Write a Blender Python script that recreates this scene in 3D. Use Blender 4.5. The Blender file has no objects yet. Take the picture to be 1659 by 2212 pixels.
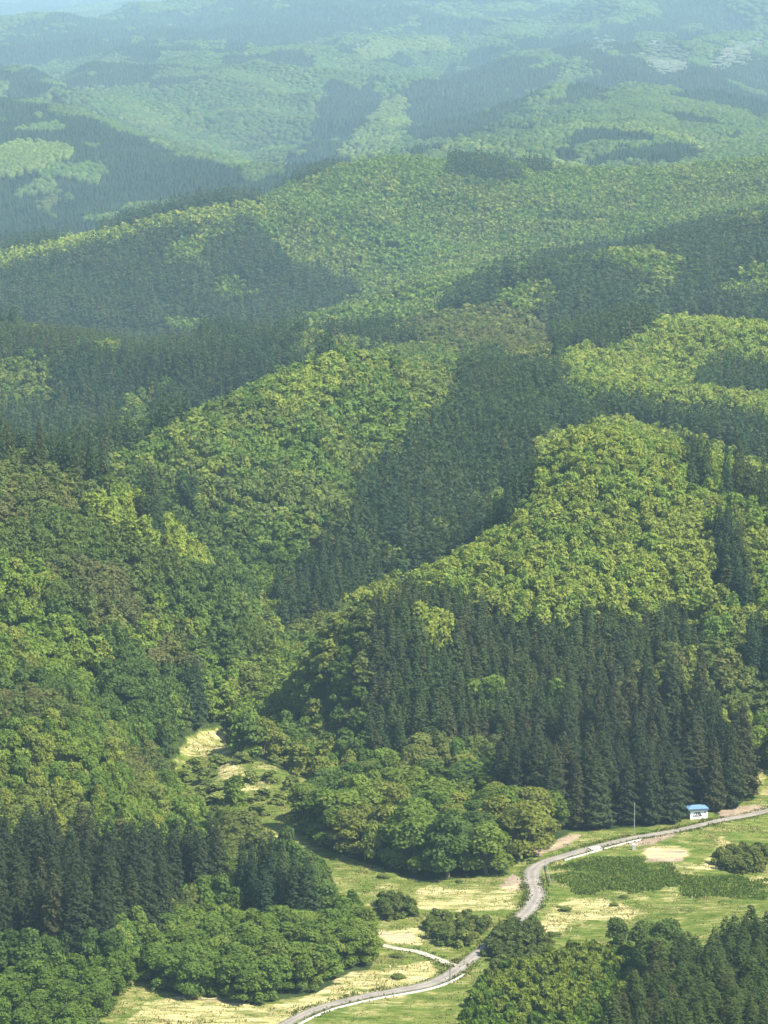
import bpy, math, random
import numpy as np
from mathutils import Vector
RNG = np.random.default_rng(7)
random.seed(7)
C = bpy.context.scene.collection
# ------------------------------------------------------------------ camera maths (design grid 1659 x 2212)
FPX, CX, CY, YH = 7372.0, 829.5, 1106.0, -130.0
TH = math.atan((CY - YH) / FPX)
CT, ST = math.cos(TH), math.sin(TH)
CAMZ = 300.0

def ray(px, py):
    """pixel -> (a = X/Y, s = drop/Y) of the line of sight through it"""
    px = np.asarray(px, float); py = np.asarray(py, float)
    t = (py - CY) / FPX
    yd = CT - t * ST
    return (px - CX) / FPX / yd, (ST + t * CT) / yd

def proj(X, Y, Z):
    """world point -> pixel"""
    dz = Z - CAMZ
    dep = Y * CT - dz * ST
    up = Y * ST + dz * CT
    return CX + FPX * X / dep, CY - FPX * up / dep

# ------------------------------------------------------------------ noise
def vnoise(x, y, seed=0):
    xi = np.floor(x).astype(np.int64); yi = np.floor(y).astype(np.int64)
    fx = x - xi; fy = y - yi
    fx = fx * fx * (3 - 2 * fx); fy = fy * fy * (3 - 2 * fy)
    def h(i, j):
        n = (i * 374761393 + j * 668265263 + seed * 144665) & 0x7fffffff
        n = ((n ^ (n >> 13)) * 1274126177) & 0x7fffffff
        n = (n ^ (n >> 16)) & 0x7fffffff
        return (n % 100003) / 50001.5 - 1.0
    return (h(xi, yi) * (1 - fx) + h(xi + 1, yi) * fx) * (1 - fy) + (h(xi, yi + 1) * (1 - fx) + h(xi + 1, yi + 1) * fx) * fy

def fbm(x, y, seed=0, oct=3):
    r = 0; a = 1; t = 0
    for o in range(oct):
        r = r + a * vnoise(x * 2 ** o, y * 2 ** o, seed + o); t += a; a *= .5
    return r / t

# ------------------------------------------------------------------ terrain: survey points (pixel, distance, canopy height)
CP = []
def G(pts, z=-189.0):
    for p in pts:
        zz = p[2] if len(p) > 2 else z
        a, s = ray(p[0], p[1])
        CP.append((float(a), math.log(-zz / float(s)), float(s)))
def K(pts):
    for (x, y, D, h) in pts:
        if D < 0: G([(x, y, -189.5)]); continue
        if D > 3000: D = 3000 + (D - 3000) * 1.7
        a, s = ray(x, y)
        CP.append((float(a), math.log(D), float(s) + h / D))
G([(-150,2400),(300,2400),(700,2400),(1000,2320),(100,2212),(400,2190),(640,2200),(900,2135),(1000,2085),(1100,1990),
   (1150,1900),(950,1950),(1300,2000),(1250,1900),(1400,1810),(1400,1900),(1560,1772),(1720,1742),(1600,1850),(1720,1900),
   (800,1880),(650,1800),(560,1790),(480,1690,-189.5),(450,1610,-190),(700,2000),(850,2020),(1250,1790),(1100,1760),(1659,1660,-185),(1720,1650,-184),
   (1500,2110,-184),(1659,2100,-182),(1659,2300,-175),(1500,2300,-177),(1400,2400,-178),(1659,2600,-165),(1300,2300,-185),(1300,2600,-178),(1800,2100,-180),
   (1000,2700,-186),(500,2700,-188),(0,2700,-188),
   (0,1950,-184),(0,2080,-187),(250,2000,-188),(-150,1900,-178),(0,2300,-189)])
K([(1000,1600,742,15),(1000,1450,775,12),(830,1350,792,12),(1200,1400,788,12),(1400,1500,765,15),(1600,1600,747,11),(1720,1600,747,11),
   (1100,1320,808,11),(900,1260,818,10),(1300,1250,822,10),(1300,1100,865,10),(1200,935,920,10),(1150,1060,890,10),(980,1190,850,10),(700,1330,812,10),
   (1500,1150,850,10),(1600,1250,825,10),(1640,1100,870,10),(1480,965,930,10),(1300,912,942,10),(1659,1015,912,10),(1750,1040,905,10),(1659,1400,790,10),
   (650,1340,905,16),(640,1450,838,12),(700,1550,788,12),(600,1550,802,10),(520,1560,804,10),(480,1450,826,10),(800,1150,1000,16),(700,1230,960,16),(950,950,1120,16),(1100,1040,1060,16),
   (1100,830,1230,16),(1240,870,1180,16),(1000,790,1260,14),(1230,922,1120,14),
   (560,1250,960,10),(500,1150,1000,10),(330,1090,1012,10),(240,1015,1042,10),(400,900,1092,10),(560,825,1140,10),(740,757,1185,10),(600,950,1080,10),
   (700,1100,1015,10),(850,850,1150,10),(850,780,1200,10),(880,960,1105,12),
   (200,1000,1400,15),(430,890,1480,15),(560,830,1500,15),(100,950,1430,15),(300,850,1515,15),(-150,940,1430,15),(0,830,1510,15),
   (100,705,1590,15),(430,717,1580,15),(600,722,1570,15),(700,727,1550,15),(830,742,1520,15),(-150,705,1590,15),
   (0,700,2250,15),(300,705,2250,15),(470,718,2220,15),(620,695,2220,15),(750,640,2270,15),(20,555,2400,14),(250,500,2430,14),(400,462,2450,14),(540,445,2460,14),
   (300,600,2340,15),(650,560,2370,15),(-150,590,2400,14),(-150,700,2250,15),
   (600,715,1990,10),(750,665,2050,10),(900,610,2130,10),(1050,570,2220,10),(700,560,2400,10),(900,500,2500,10),(1000,560,2330,10),(1300,480,2500,10),(1500,420,2580,10),
   (650,405,2620,10),(740,365,2680,10),(850,340,2720,10),(930,350,2700,10),(1000,405,2600,10),(1100,400,2620,10),(1280,362,2700,10),(1450,357,2720,10),(1659,332,2760,10),(1760,322,2760,10),
   (1000,655,1800,15),(1200,730,1720,15),(1200,620,1800,15),(1080,590,1850,15),(1200,552,1880,15),(1400,508,1950,15),(1600,470,2000,15),(1500,600,1850,15),(1600,690,1760,15),(1760,440,2030,15),
   (1000,720,1600,12),(1080,665,1660,14),
   (1445,690,1420,10),(1385,718,1400,10),(1310,755,1370,10),(1659,717,1410,10),(1560,790,1350,12),(1400,790,1340,10),(1240,745,1390,10),(1445,675,1780,15),(1750,730,1410,10),
   (1330,800,1300,10),(1500,840,1260,10),(1659,857,1240,10),(1659,845,1310,12),(1400,870,1200,15),(1600,940,1130,15),(1480,900,1170,15),(1390,915,1170,15),(1750,960,1130,15),
   (0,950,872,10),(200,1012,868,10),(330,1090,862,10),(430,1180,866,10),(500,1265,862,10),(560,1390,846,10),(0,1250,778,10),(0,1100,818,10),(200,1250,795,10),(330,1250,838,10),
   (200,1400,772,10),(400,1400,826,10),(450,1530,806,10),(330,1500,772,10),(470,1660,-1,0),(560,1700,-1,0),(520,1600,-1,0),(400,1625,-1,0),(620,1660,-1,0),(0,1450,722,10),(0,1600,692,10),(200,1570,708,10),(370,1590,772,10),(340,1650,740,9),(300,1700,708,9),(100,1650,686,10),(420,1750,706,9),
   (-150,1500,705,10),(-150,1100,792,10),(-150,930,850,10),(0,1700,655,20),(250,1780,655,20),
   (330,1150,935,10),(430,1235,925,12),(200,1075,940,12),(500,1310,910,12),(0,1010,950,12),(1150,1110,960,12),(980,1225,930,14),(740,800,1290,12),(560,870,1260,12),(400,950,1220,12),(1480,990,1010,12),(1200,965,1000,12),(100,760,1800,12),(430,765,1800,12),(700,765,1780,12),(200,540,2700,12),(450,490,2700,12),(850,380,2950,12),(1300,400,2950,12),(1600,370,2980,12),(1445,730,1540,12),(1400,540,2150,12),(1200,585,2050,12),
   (100,535,3100,14),(400,450,3200,14),(550,420,3200,14),(300,420,3400,14),(450,370,3500,12),(600,385,3400,12),(130,245,3900,12),(250,280,3850,12),(400,330,3750,12),(540,365,3650,12),
   (0,340,3600,12),(0,250,3900,12),(-150,250,3900,12),
   (610,372,3900,10),(400,325,4150,10),(250,272,4300,10),(500,260,4500,10),(640,300,4300,10),(640,160,4900,10),(400,185,4900,10),(150,200,4600,10),(750,250,4500,10),(850,200,4800,10),(700,380,3700,10),(800,330,3900,10),
   (300,100,6200,12),(0,140,5500,12),(0,80,6500,12),(330,32,6800,12),(500,12,7000,12),(830,0,7000,12),(0,125,7300,10),(200,85,7400,10),(330,62,7600,10),(500,45,7800,10),(0,72,9300,10),(250,40,9800,10),(100,30,11000,10),(0,2,12800,10),(-150,4,12800,10),(300,-2,12500,10),(520,-18,11500,10),(830,-60,9500,10),(1659,-80,9500,10),
   (1130,300,3500,12),(1250,240,3800,12),(1350,200,4000,12),(1500,222,4000,12),(1659,262,3900,12),(1250,345,3250,12),(1500,335,3250,12),(950,330,3300,12),(1080,380,3080,12),(1760,300,3700,12),
   (1000,280,3900,12),(1150,235,4400,12),(1350,190,4600,12),(1500,205,4700,12),(1659,240,4600,12),(1265,132,5000,12),(1130,228,4600,12),(1330,185,4750,12),(1265,126,5600,12),
   (1080,128,6000,12),(1250,52,6300,12),(1400,32,6400,12),(1000,180,5200,12),(1200,110,5800,12),(1250,46,7200,12),(1500,100,5800,12),(1659,100,5700,12),(1550,20,7000,12),(1659,0,7500,12),
   (850,100,5700,12),(700,60,6300,12),(950,60,6400,12),(400,0,14000,10),(1200,-60,14000,10)])
CP = np.array(CP)
SA, SV = 6.0, 3.0
P = np.c_[CP[:, 0] * SA, CP[:, 1] * SV]
def U(r2):
    return .5 * r2 * np.log(r2 + 1e-12)
n = len(P)
d2 = ((P[:, None] - P[None]) ** 2).sum(-1)
A = np.zeros((n + 3, n + 3)); A[:n, :n] = U(d2) + np.eye(n) * 5e-4
A[:n, n] = 1; A[:n, n + 1:] = P; A[n, :n] = 1; A[n + 1:, :n] = P.T
W = np.linalg.solve(A, np.r_[CP[:, 2], 0, 0, 0])

AX = np.linspace(-.17, .17, 341)
YV = np.unique(np.r_[np.linspace(440, 900, 420), np.exp(np.linspace(math.log(900), math.log(24000), 620))])
VV = np.log(YV)
cv = np.linspace(VV[0], VV[-1], 700); ca = np.linspace(-.17, .17, 120)
cac = np.clip(ca, -.135, .135)
S0 = np.zeros((len(cv), len(ca)))
for i, v in enumerate(cv):
    r2 = (cac[:, None] * SA - P[None, :, 0]) ** 2 + (v * SV - P[None, :, 1]) ** 2
    S0[i] = U(r2) @ W[:n] + W[n] + W[n + 1] * cac * SA + W[n + 2] * v * SV

def bil(grid, a, v, a0, a1, vs):
    fa = np.clip((a - a0) / (a1 - a0) * (grid.shape[1] - 1), 0, grid.shape[1] - 1.001)
    if vs is None:
        fv = np.clip((v - VV[0]) / (VV[-1] - VV[0]) * (grid.shape[0] - 1), 0, grid.shape[0] - 1.001)
        iv = fv.astype(int); tv = fv - iv
    else:
        iv = np.clip(np.searchsorted(vs, v) - 1, 0, len(vs) - 2)
        tv = np.clip((v - vs[iv]) / (vs[iv + 1] - vs[iv]), 0, 1)
    ia = fa.astype(int); ta = fa - ia
    return (grid[iv, ia] * (1 - ta) + grid[iv, ia + 1] * ta) * (1 - tv) + (grid[iv + 1, ia] * (1 - ta) + grid[iv + 1, ia + 1] * ta) * tv

def rough(X, Y):
    amp = np.clip((Y - 840) / 300, 0, 1) * (2.6 + np.clip((Y - 900) / 1000, 0, 9) * 4.8 + np.clip((Y - 3300) / 1000, 0, 7) * 8.0)
    w = np.clip(Y * .055, 45, 700)
    lv = np.clip(np.log2(w / 45), 0, 3.999); l0 = np.floor(lv).astype(int); t = lv - l0
    out = np.zeros_like(X)
    for k in range(5):
        wt = np.where(l0 == k, 1 - t, 0) + np.where(l0 + 1 == k, t, 0)
        if wt.max() > 0:
            lam = 45 * 2 ** k
            out += wt * (.75 - 2.6 * np.abs(fbm(X / lam + .45 * Y / lam, Y / lam * .55 - .2 * X / lam, 11 + k, 3)))
    small = .12 * fbm(X / 9, Y / 9, 40, 2) * np.clip((760 - Y) / 60, 0, 1)
    return amp * out + small

AG, VG = np.meshgrid(AX, VV)
YG = np.exp(VG); XG = AG * YG
ZG = CAMZ - bil(S0, AG, VG, -.17, .17, None) * YG + rough(XG, YG)

def ground(X, Y):
    X = np.asarray(X, float); Y = np.asarray(Y, float)
    return bil(ZG, X / Y, np.log(Y), -.17, .17, VV)

SG = (CAMZ - ZG) / YG
def at(px, py):
    """first ground point seen through a pixel"""
    a, s = ray(px, py)
    col = bil(SG, np.full(len(VV), float(a)), VV, -.17, .17, VV)
    hit = np.nonzero(col <= float(s))[0]
    j = hit[0] if len(hit) else len(VV) - 1
    y = YV[j]
    if j > 0:
        t = (col[j - 1] - float(s)) / (col[j - 1] - col[j] + 1e-12)
        y = YV[j - 1] + t * (YV[j] - YV[j - 1])
    x = float(a) * y
    return Vector((x, y, float(ground(x, y))))

def inside(poly, x, y):
    poly = np.asarray(poly, float); r = np.zeros(x.shape, bool)
    if not len(x): return r
    x1, y1 = poly[-1]
    for x2, y2 in poly:
        if y1 != y2:
            c = ((y1 > y) != (y2 > y)) & (x < (x2 - x1) * (y - y1) / (y2 - y1) + x1)
            r ^= c
        x1, y1 = x2, y2
    return r

# ------------------------------------------------------------------ materials
def new_mat(name):
    m = bpy.data.materials.new(name); m.use_nodes = True
    nt = m.node_tree; nt.nodes.clear()
    return m, nt
def N(nt, t, **kw):
    nd = nt.nodes.new(t)
    for k, v in kw.items():
        if k.startswith('i_'):
            nd.inputs[k[2:].replace('_', ' ')].default_value = v
        else:
            setattr(nd, k, v)
    return nd
def L(nt, a, b): nt.links.new(a, b)
def simple(name, col, rough_=.8, noise=.15, scale=3.0, metallic=0.0):
    m, nt = new_mat(name)
    o = N(nt, 'ShaderNodeOutputMaterial'); b = N(nt, 'ShaderNodeBsdfPrincipled')
    b.inputs['Roughness'].default_value = rough_; b.inputs['Metallic'].default_value = metallic
    tc = N(nt, 'ShaderNodeTexCoord'); nz = N(nt, 'ShaderNodeTexNoise'); nz.inputs['Scale'].default_value = scale; nz.inputs['Detail'].default_value = 5
    L(nt, tc.outputs['Object'], nz.inputs['Vector'])
    mr = N(nt, 'ShaderNodeMapRange'); mr.inputs['From Min'].default_value = .3; mr.inputs['From Max'].default_value = .7
    mr.inputs['To Min'].default_value = 1 - noise; mr.inputs['To Max'].default_value = 1 + noise
    L(nt, nz.outputs['Fac'], mr.inputs['Value'])
    mx = N(nt, 'ShaderNodeVectorMath', operation='SCALE'); mx.inputs[0].default_value = col[:3]
    L(nt, mr.outputs['Result'], mx.inputs['Scale']); L(nt, mx.outputs['Vector'], b.inputs['Base Color']); L(nt, b.outputs[0], o.inputs['Surface'])
    return m

def foliage_mat():
    m, nt = new_mat('foliage')
    o = N(nt, 'ShaderNodeOutputMaterial')
    at_ = N(nt, 'ShaderNodeAttribute', attribute_name='tint'); oi = N(nt, 'ShaderNodeObjectInfo')
    mul = N(nt, 'ShaderNodeVectorMath', operation='MULTIPLY')
    L(nt, at_.outputs['Color'], mul.inputs[0]); L(nt, oi.outputs['Color'], mul.inputs[1])
    d = N(nt, 'ShaderNodeBsdfDiffuse'); t = N(nt, 'ShaderNodeBsdfTranslucent'); mix = N(nt, 'ShaderNodeMixShader')
    yel = N(nt, 'ShaderNodeVectorMath', operation='MULTIPLY'); yel.inputs[1].default_value = (1.15, 1.2, .6)
    L(nt, mul.outputs[0], yel.inputs[0])
    L(nt, mul.outputs[0], d.inputs['Color']); L(nt, yel.outputs[0], t.inputs['Color'])
    mix.inputs['Fac'].default_value = .40
    L(nt, d.outputs[0], mix.inputs[1]); L(nt, t.outputs[0], mix.inputs[2]); L(nt, mix.outputs[0], o.inputs['Surface'])
    return m

def ground_mat():
    m, nt = new_mat('ground')
    o = N(nt, 'ShaderNodeOutputMaterial'); b = N(nt, 'ShaderNodeBsdfDiffuse')
    cov = N(nt, 'ShaderNodeAttribute', attribute_name='cover'); sep = N(nt, 'ShaderNodeSeparateColor'); L(nt, cov.outputs['Color'], sep.inputs[0])
    geo = N(nt, 'ShaderNodeNewGeometry')
    def noise(scale, det, rough_=.6, stretch=None):
        nz = N(nt, 'ShaderNodeTexNoise'); nz.inputs['Scale'].default_value = scale; nz.inputs['Detail'].default_value = det; nz.inputs['Roughness'].default_value = rough_
        if stretch:
            mp = N(nt, 'ShaderNodeMapping'); mp.inputs['Scale'].default_value = stretch; mp.inputs['Rotation'].default_value = (0, 0, .25)
            L(nt, geo.outputs['Position'], mp.inputs['Vector']); L(nt, mp.outputs[0], nz.inputs['Vector'])
        else:
            L(nt, geo.outputs['Position'], nz.inputs['Vector'])
        return nz.outputs['Fac']
    def ramp(fac, stops):
        r = N(nt, 'ShaderNodeValToRGB'); e = r.color_ramp.elements
        while len(e) < len(stops): e.new(.5)
        for el, (p, c) in zip(e, stops): el.position = p; el.color = (*c, 1)
        L(nt, fac, r.inputs['Fac']); return r.outputs['Color']
    def mixc(f, a, c):
        x = N(nt, 'ShaderNodeMix', data_type='RGBA'); L(nt, f, x.inputs[0]); L(nt, a, x.inputs[6]); L(nt, c, x.inputs[7]); return x.outputs[2]
    def thresh(mask, nz, lo, hi, k=.9):
        ad = N(nt, 'ShaderNodeMath', operation='MULTIPLY_ADD'); L(nt, nz, ad.inputs[0]); ad.inputs[1].default_value = k; L(nt, mask, ad.inputs[2])
        mr = N(nt, 'ShaderNodeMapRange'); mr.inputs['From Min'].default_value = lo; mr.inputs['From Max'].default_value = hi; L(nt, ad.outputs[0], mr.inputs['Value'])
        return mr.outputs['Result']
    forest = ramp(noise(.15, 4), [(.3, (.018, .030, .010)), (.7, (.040, .058, .018))])
    mead = ramp(noise(.30, 9, .78, (.6, 1.1, 1)), [(.30, (.036, .066, .011)), (.42, (.068, .105, .018)), (.52, (.115, .14, .032)), (.64, (.24, .22, .09))])
    streak = ramp(noise(.9, 4, .7, (.25, 1.2, 1)), [(.35, (.7, .7, .6)), (.65, (1.25, 1.22, 1.3))])
    mul = N(nt, 'ShaderNodeMix', data_type='RGBA', blend_type='MULTIPLY'); mul.inputs[0].default_value = 1; L(nt, mead, mul.inputs[6]); L(nt, streak, mul.inputs[7])
    base = mixc(thresh(sep.outputs['Blue'], noise(.5, 3), .7, 1.15, .9), forest, mul.outputs[2])
    soil = ramp(noise(.6, 5), [(.3, (.18, .135, .095)), (.7, (.30, .245, .175))])
    base = mixc(thresh(sep.outputs['Green'], noise(.45, 5, .7), .75, 1.05, .9), base, soil)
    straw = ramp(noise(.7, 6, .75, (.35, 1.1, 1)), [(.25, (.26, .20, .085)), (.5, (.52, .43, .21)), (.75, (.70, .61, .37))])
    base = mixc(thresh(sep.outputs['Red'], noise(.40, 9, .8, (.35, 1.2, 1)), 1.80, 2.30, 2.0), base, straw)
    L(nt, base, b.inputs['Color']); L(nt, b.outputs[0], o.inputs['Surface'])
    return m

def lane_mat(name, base, track, edge):
    m, nt = new_mat(name)
    o = N(nt, 'ShaderNodeOutputMaterial'); b = N(nt, 'ShaderNodeBsdfDiffuse'); at_ = N(nt, 'ShaderNodeAttribute', attribute_name='lane'); geo = N(nt, 'ShaderNodeNewGeometry')
    nz = N(nt, 'ShaderNodeTexNoise'); nz.inputs['Scale'].default_value = .8; nz.inputs['Detail'].default_value = 6; L(nt, geo.outputs['Position'], nz.inputs['Vector'])
    ab = N(nt, 'ShaderNodeMath', operation='ABSOLUTE'); L(nt, at_.outputs['Fac'], ab.inputs[0])
    d = N(nt, 'ShaderNodeMath', operation='MULTIPLY_ADD'); L(nt, nz.outputs['Fac'], d.inputs[0]); d.inputs[1].default_value = .22; L(nt, ab.outputs[0], d.inputs[2])
    r = N(nt, 'ShaderNodeValToRGB'); e = r.color_ramp.elements
    for k in range(2): e.new(.5)
    for el, (p_, c) in zip(e, ((.12, base), (.30, track), (.46, base), (.60, edge))): el.position = p_; el.color = (*c, 1)
    L(nt, d.outputs[0], r.inputs['Fac'])
    n2 = N(nt, 'ShaderNodeTexNoise'); n2.inputs['Scale'].default_value = .35; n2.inputs['Detail'].default_value = 4; L(nt, geo.outputs['Position'], n2.inputs['Vector'])
    mr = N(nt, 'ShaderNodeMapRange'); mr.inputs['From Min'].default_value = .3; mr.inputs['From Max'].default_value = .7; mr.inputs['To Min'].default_value = .82; mr.inputs['To Max'].default_value = 1.15; L(nt, n2.outputs['Fac'], mr.inputs['Value'])
    sc_ = N(nt, 'ShaderNodeVectorMath', operation='SCALE'); L(nt, r.outputs['Color'], sc_.inputs[0]); L(nt, mr.outputs['Result'], sc_.inputs['Scale'])
    L(nt, sc_.outputs[0], b.inputs['Color']); L(nt, b.outputs[0], o.inputs['Surface'])
    return m

FOL = foliage_mat(); GROUND = ground_mat()
BARK = simple('bark', (.11, .085, .06), .9, .3, 2.0)
ROAD = lane_mat('worn_asphalt', (.185, .168, .142), (.25, .226, .19), (.11, .125, .055))
PATH = lane_mat('gravel', (.30, .275, .20), (.40, .37, .29), (.14, .15, .07))
CONC = simple('concrete', (.36, .345, .29), .9, .12, 1.0)
WHITE = simple('white_wall_paint', (.82, .82, .80), .6, .04, 1.5)
ROOF = simple('blue_grey_metal_roof', (.15, .26, .43), .45, .08, 2.0, .2)
FASC = simple('dark_slate_fascia', (.05, .085, .12), .6, .1, 2.0)
BLACK = simple('black_paint', (.025, .03, .032), .6, .1, 2.0)
POLE = simple('weathered_pole', (.21, .21, .19), .8, .15, 2.0)
DPOLE = simple('dark_pole', (.12, .11, .09), .8, .15, 2.0)

# ------------------------------------------------------------------ mesh helpers
def mesh_np(name, verts, polys, nside, mat, tint=None, smooth=False):
    """verts (V,3), polys (F,nside) or flat list with loop sizes"""
    me = bpy.data.meshes.new(name)
    verts = np.ascontiguousarray(verts, np.float32)
    me.vertices.add(len(verts)); me.vertices.foreach_set('co', verts.ravel())
    F = len(polys); idx = np.ascontiguousarray(polys, np.int32).ravel()
    me.loops.add(len(idx)); me.loops.foreach_set('vertex_index', idx)
    me.polygons.add(F); me.polygons.foreach_set('loop_start', (np.arange(F, dtype=np.int32) * nside))
    if smooth: me.polygons.foreach_set('use_smooth', np.ones(F, bool))
    me.update(calc_edges=True)
    if tint is not None:
        at_ = me.attributes.new('tint', 'FLOAT_COLOR', 'FACE')
        c = np.ones((F, 4), np.float32); c[:, :3] = tint
        at_.data.foreach_set('color', c.ravel())
    me.materials.append(mat)
    return me
def obj(name, me, parent=None):
    o = bpy.data.objects.new(name, me); C.objects.link(o)
    if parent is not None: o.parent = parent
    return o
def tag(o, label=None, cat=None, group=None, kind=None):
    if label: o['label'] = label
    if cat: o['category'] = cat
    if group: o['group'] = group
    if kind: o['kind'] = kind
    return o
def empty(name, loc, rz=0.0):
    o = bpy.data.objects.new(name, None); C.objects.link(o); o.location = loc; o.rotation_euler = (0, 0, rz); o.empty_display_size = .5
    return o
class MB:
    def __init__(s): s.v = []; s.f = []
    def poly(s, pts):
        i = len(s.v); s.v += [tuple(p) for p in pts]; s.f.append(list(range(i, i + len(pts))))
    def prism(s, pts, off):
        i = len(s.v); n_ = len(pts)
        s.v += [tuple(p) for p in pts] + [tuple(Vector(p) + Vector(off)) for p in pts]
        s.f.append(list(range(i, i + n_))[::-1]); s.f.append(list(range(i + n_, i + 2 * n_)))
        for k in range(n_):
            j = (k + 1) % n_; s.f.append([i + k, i + j, i + n_ + j, i + n_ + k])
    def box(s, c, d):
        x, y, z = c; a, b, h = d[0] / 2, d[1] / 2, d[2] / 2
        s.prism([(x - a, y - b, z - h), (x + a, y - b, z - h), (x + a, y + b, z - h), (x - a, y + b, z - h)], (0, 0, 2 * h))
    def tube(s, pts, rad, k=8):
        rings = []
        for q, (p, r) in enumerate(zip(pts, rad)):
            p = Vector(p); d = Vector(pts[min(q + 1, len(pts) - 1)]) - Vector(pts[max(q - 1, 0)]); d.normalize()
            u = d.orthogonal().normalized(); w = d.cross(u); i = len(s.v)
            s.v += [tuple(p + r * (math.cos(2 * math.pi * e / k) * u + math.sin(2 * math.pi * e / k) * w)) for e in range(k)]
            rings.append(i)
        for a, b in zip(rings, rings[1:]):
            for e in range(k): s.f.append([a + e, a + (e + 1) % k, b + (e + 1) % k, b + e])
        s.f.append([rings[-1] + e for e in range(k)]); s.f.append([rings[0] + e for e in range(k)][::-1])
    def mesh(s, name, mat, bevel=0):
        me = bpy.data.meshes.new(name); me.from_pydata(s.v, [], s.f); me.update(); me.materials.append(mat)
        if bevel:
            import bmesh
            bm = bmesh.new(); bm.from_mesh(me); bmesh.ops.remove_doubles(bm, verts=bm.verts, dist=1e-5)
            bmesh.ops.bevel(bm, geom=bm.edges[:], offset=bevel, segments=2, affect='EDGES'); bm.to_mesh(me); bm.free()
        return me

# ------------------------------------------------------------------ tree templates: leaf cards round lobes / sprays round a spire
def cards(pos, nrm, size, asp, rng):
    nrm = nrm / (np.linalg.norm(nrm, axis=1, keepdims=True) + 1e-9)
    r = rng.normal(size=nrm.shape); u = np.cross(nrm, r); u /= (np.linalg.norm(u, axis=1, keepdims=True) + 1e-9); w = np.cross(nrm, u)
    k = len(pos); s = size[:, None] * .5
    q = np.empty((k, 4, 3))
    for c, (a, b) in enumerate(((-1, -.55), (.6, -1), (1, .5), (-.5, 1))):
        ja = a + rng.uniform(-.35, .35, (k, 1)); jb = (b + rng.uniform(-.35, .35, (k, 1))) * asp
        q[:, c] = pos + s * (ja * u + jb * w) + nrm * s * rng.uniform(-.25, .25, (k, 1))
    return q
def broad(nl, per, size, seed, r=3.0, h=10.0, low=.12, flat=1.0):
    rng = np.random.default_rng(seed); Q = []; T = []
    for l in range(nl):
        ang = l * 2.4 + rng.uniform(-.4, .4); rr = r * (.62 * math.sqrt((l + .3) / nl)) * rng.uniform(.8, 1.15)
        zc = h * (low + (1 - low) * (.74 - .62 * (rr / (.75 * r)) ** 1.6 + rng.uniform(-.12, .08)))
        if l >= nl - 3: rr = r * rng.uniform(.55, .75); zc = h * rng.uniform(.12, .24)
        lr = r * rng.uniform(.36, .52); lz = lr * rng.uniform(.8, 1.15) * flat
        d = rng.normal(size=(per, 3)); d /= np.linalg.norm(d, axis=1, keepdims=True)
        d[:, 2] = np.where(d[:, 2] < -.35, -d[:, 2], d[:, 2])
        rad = rng.uniform(.7, 1.12, (per, 1))
        p = np.array([rr * math.cos(ang), rr * math.sin(ang), zc]) + d * np.array([lr, lr, lz]) * rad
        nn = d * .75 + rng.normal(size=d.shape) * .5 + np.array([0, 0, .12])
        Q.append(cards(p, nn, size * rng.uniform(.7, 1.3, per), .8, rng))
        T.append(rng.uniform(.92, 1.08) * rng.uniform(.92, 1.08, per))
    return np.concatenate(Q), np.concatenate(T)
def spire(ncards, size, seed, r=2.5, h=20.0, base=.06, pw=.62):
    rng = np.random.default_rng(seed)
    z = base + (1 - base) * (1 - np.sqrt(rng.uniform(0, 1, ncards)) ** 1.15) ** 1.0
    z = np.clip(z, base, .995)
    t = (z - base) / (1 - base)
    ang = rng.uniform(0, 2 * math.pi, ncards)
    lob = 1 + .22 * np.sin(ang * 3 + z * 23 + seed) * np.sin(z * 31 + seed) + .12 * np.sin(ang * 5 + z * 47)
    R = r * np.minimum((1 - t) ** pw * 1.0 + .06, .4 + 3.2 * t + .35) * lob
    rad = R * rng.uniform(.55, 1.1, ncards)
    p = np.c_[rad * np.cos(ang), rad * np.sin(ang), z * h - rad * .12]
    nn = np.c_[np.cos(ang) * .8, np.sin(ang) * .8, np.full(ncards, .75)] + rng.normal(size=(ncards, 3)) * .38
    return cards(p, nn, size * rng.uniform(.7, 1.3, ncards) * (.65 + .5 * (1 - t)), .75, rng), rng.uniform(.8, 1.2, ncards)
def dome(seed, rings, k, r=3.0, h=10.0, con=False):
    """low closed crown for distant trees: quads only; returns verts, quads"""
    rng = np.random.default_rng(seed); V = []; Fq = []
    for i in range(rings):
        t = i / (rings - 1)
        for j in range(k):
            a = 2 * math.pi * (j + .5 * (i % 2)) / k
            if con: rr = r * (1 - t) ** .8 * rng.uniform(.7, 1.2) + .05; z = h * (.08 + .9 * t) + rng.uniform(-.03, .03) * h
            else:
                ph = -.5 + t * 1.9
                rr = r * max(math.cos(ph), .08) * rng.uniform(.75, 1.25); z = h * (.58 + .42 * math.sin(ph) * rng.uniform(.85, 1.12))
            V.append((rr * math.cos(a), rr * math.sin(a), z))
    for i in range(rings - 1):
        for j in range(k):
            Fq.append((i * k + j, i * k + (j + 1) % k, (i + 1) * k + (j + 1) % k, (i + 1) * k + j))
    return np.array(V), np.array(Fq)

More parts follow.
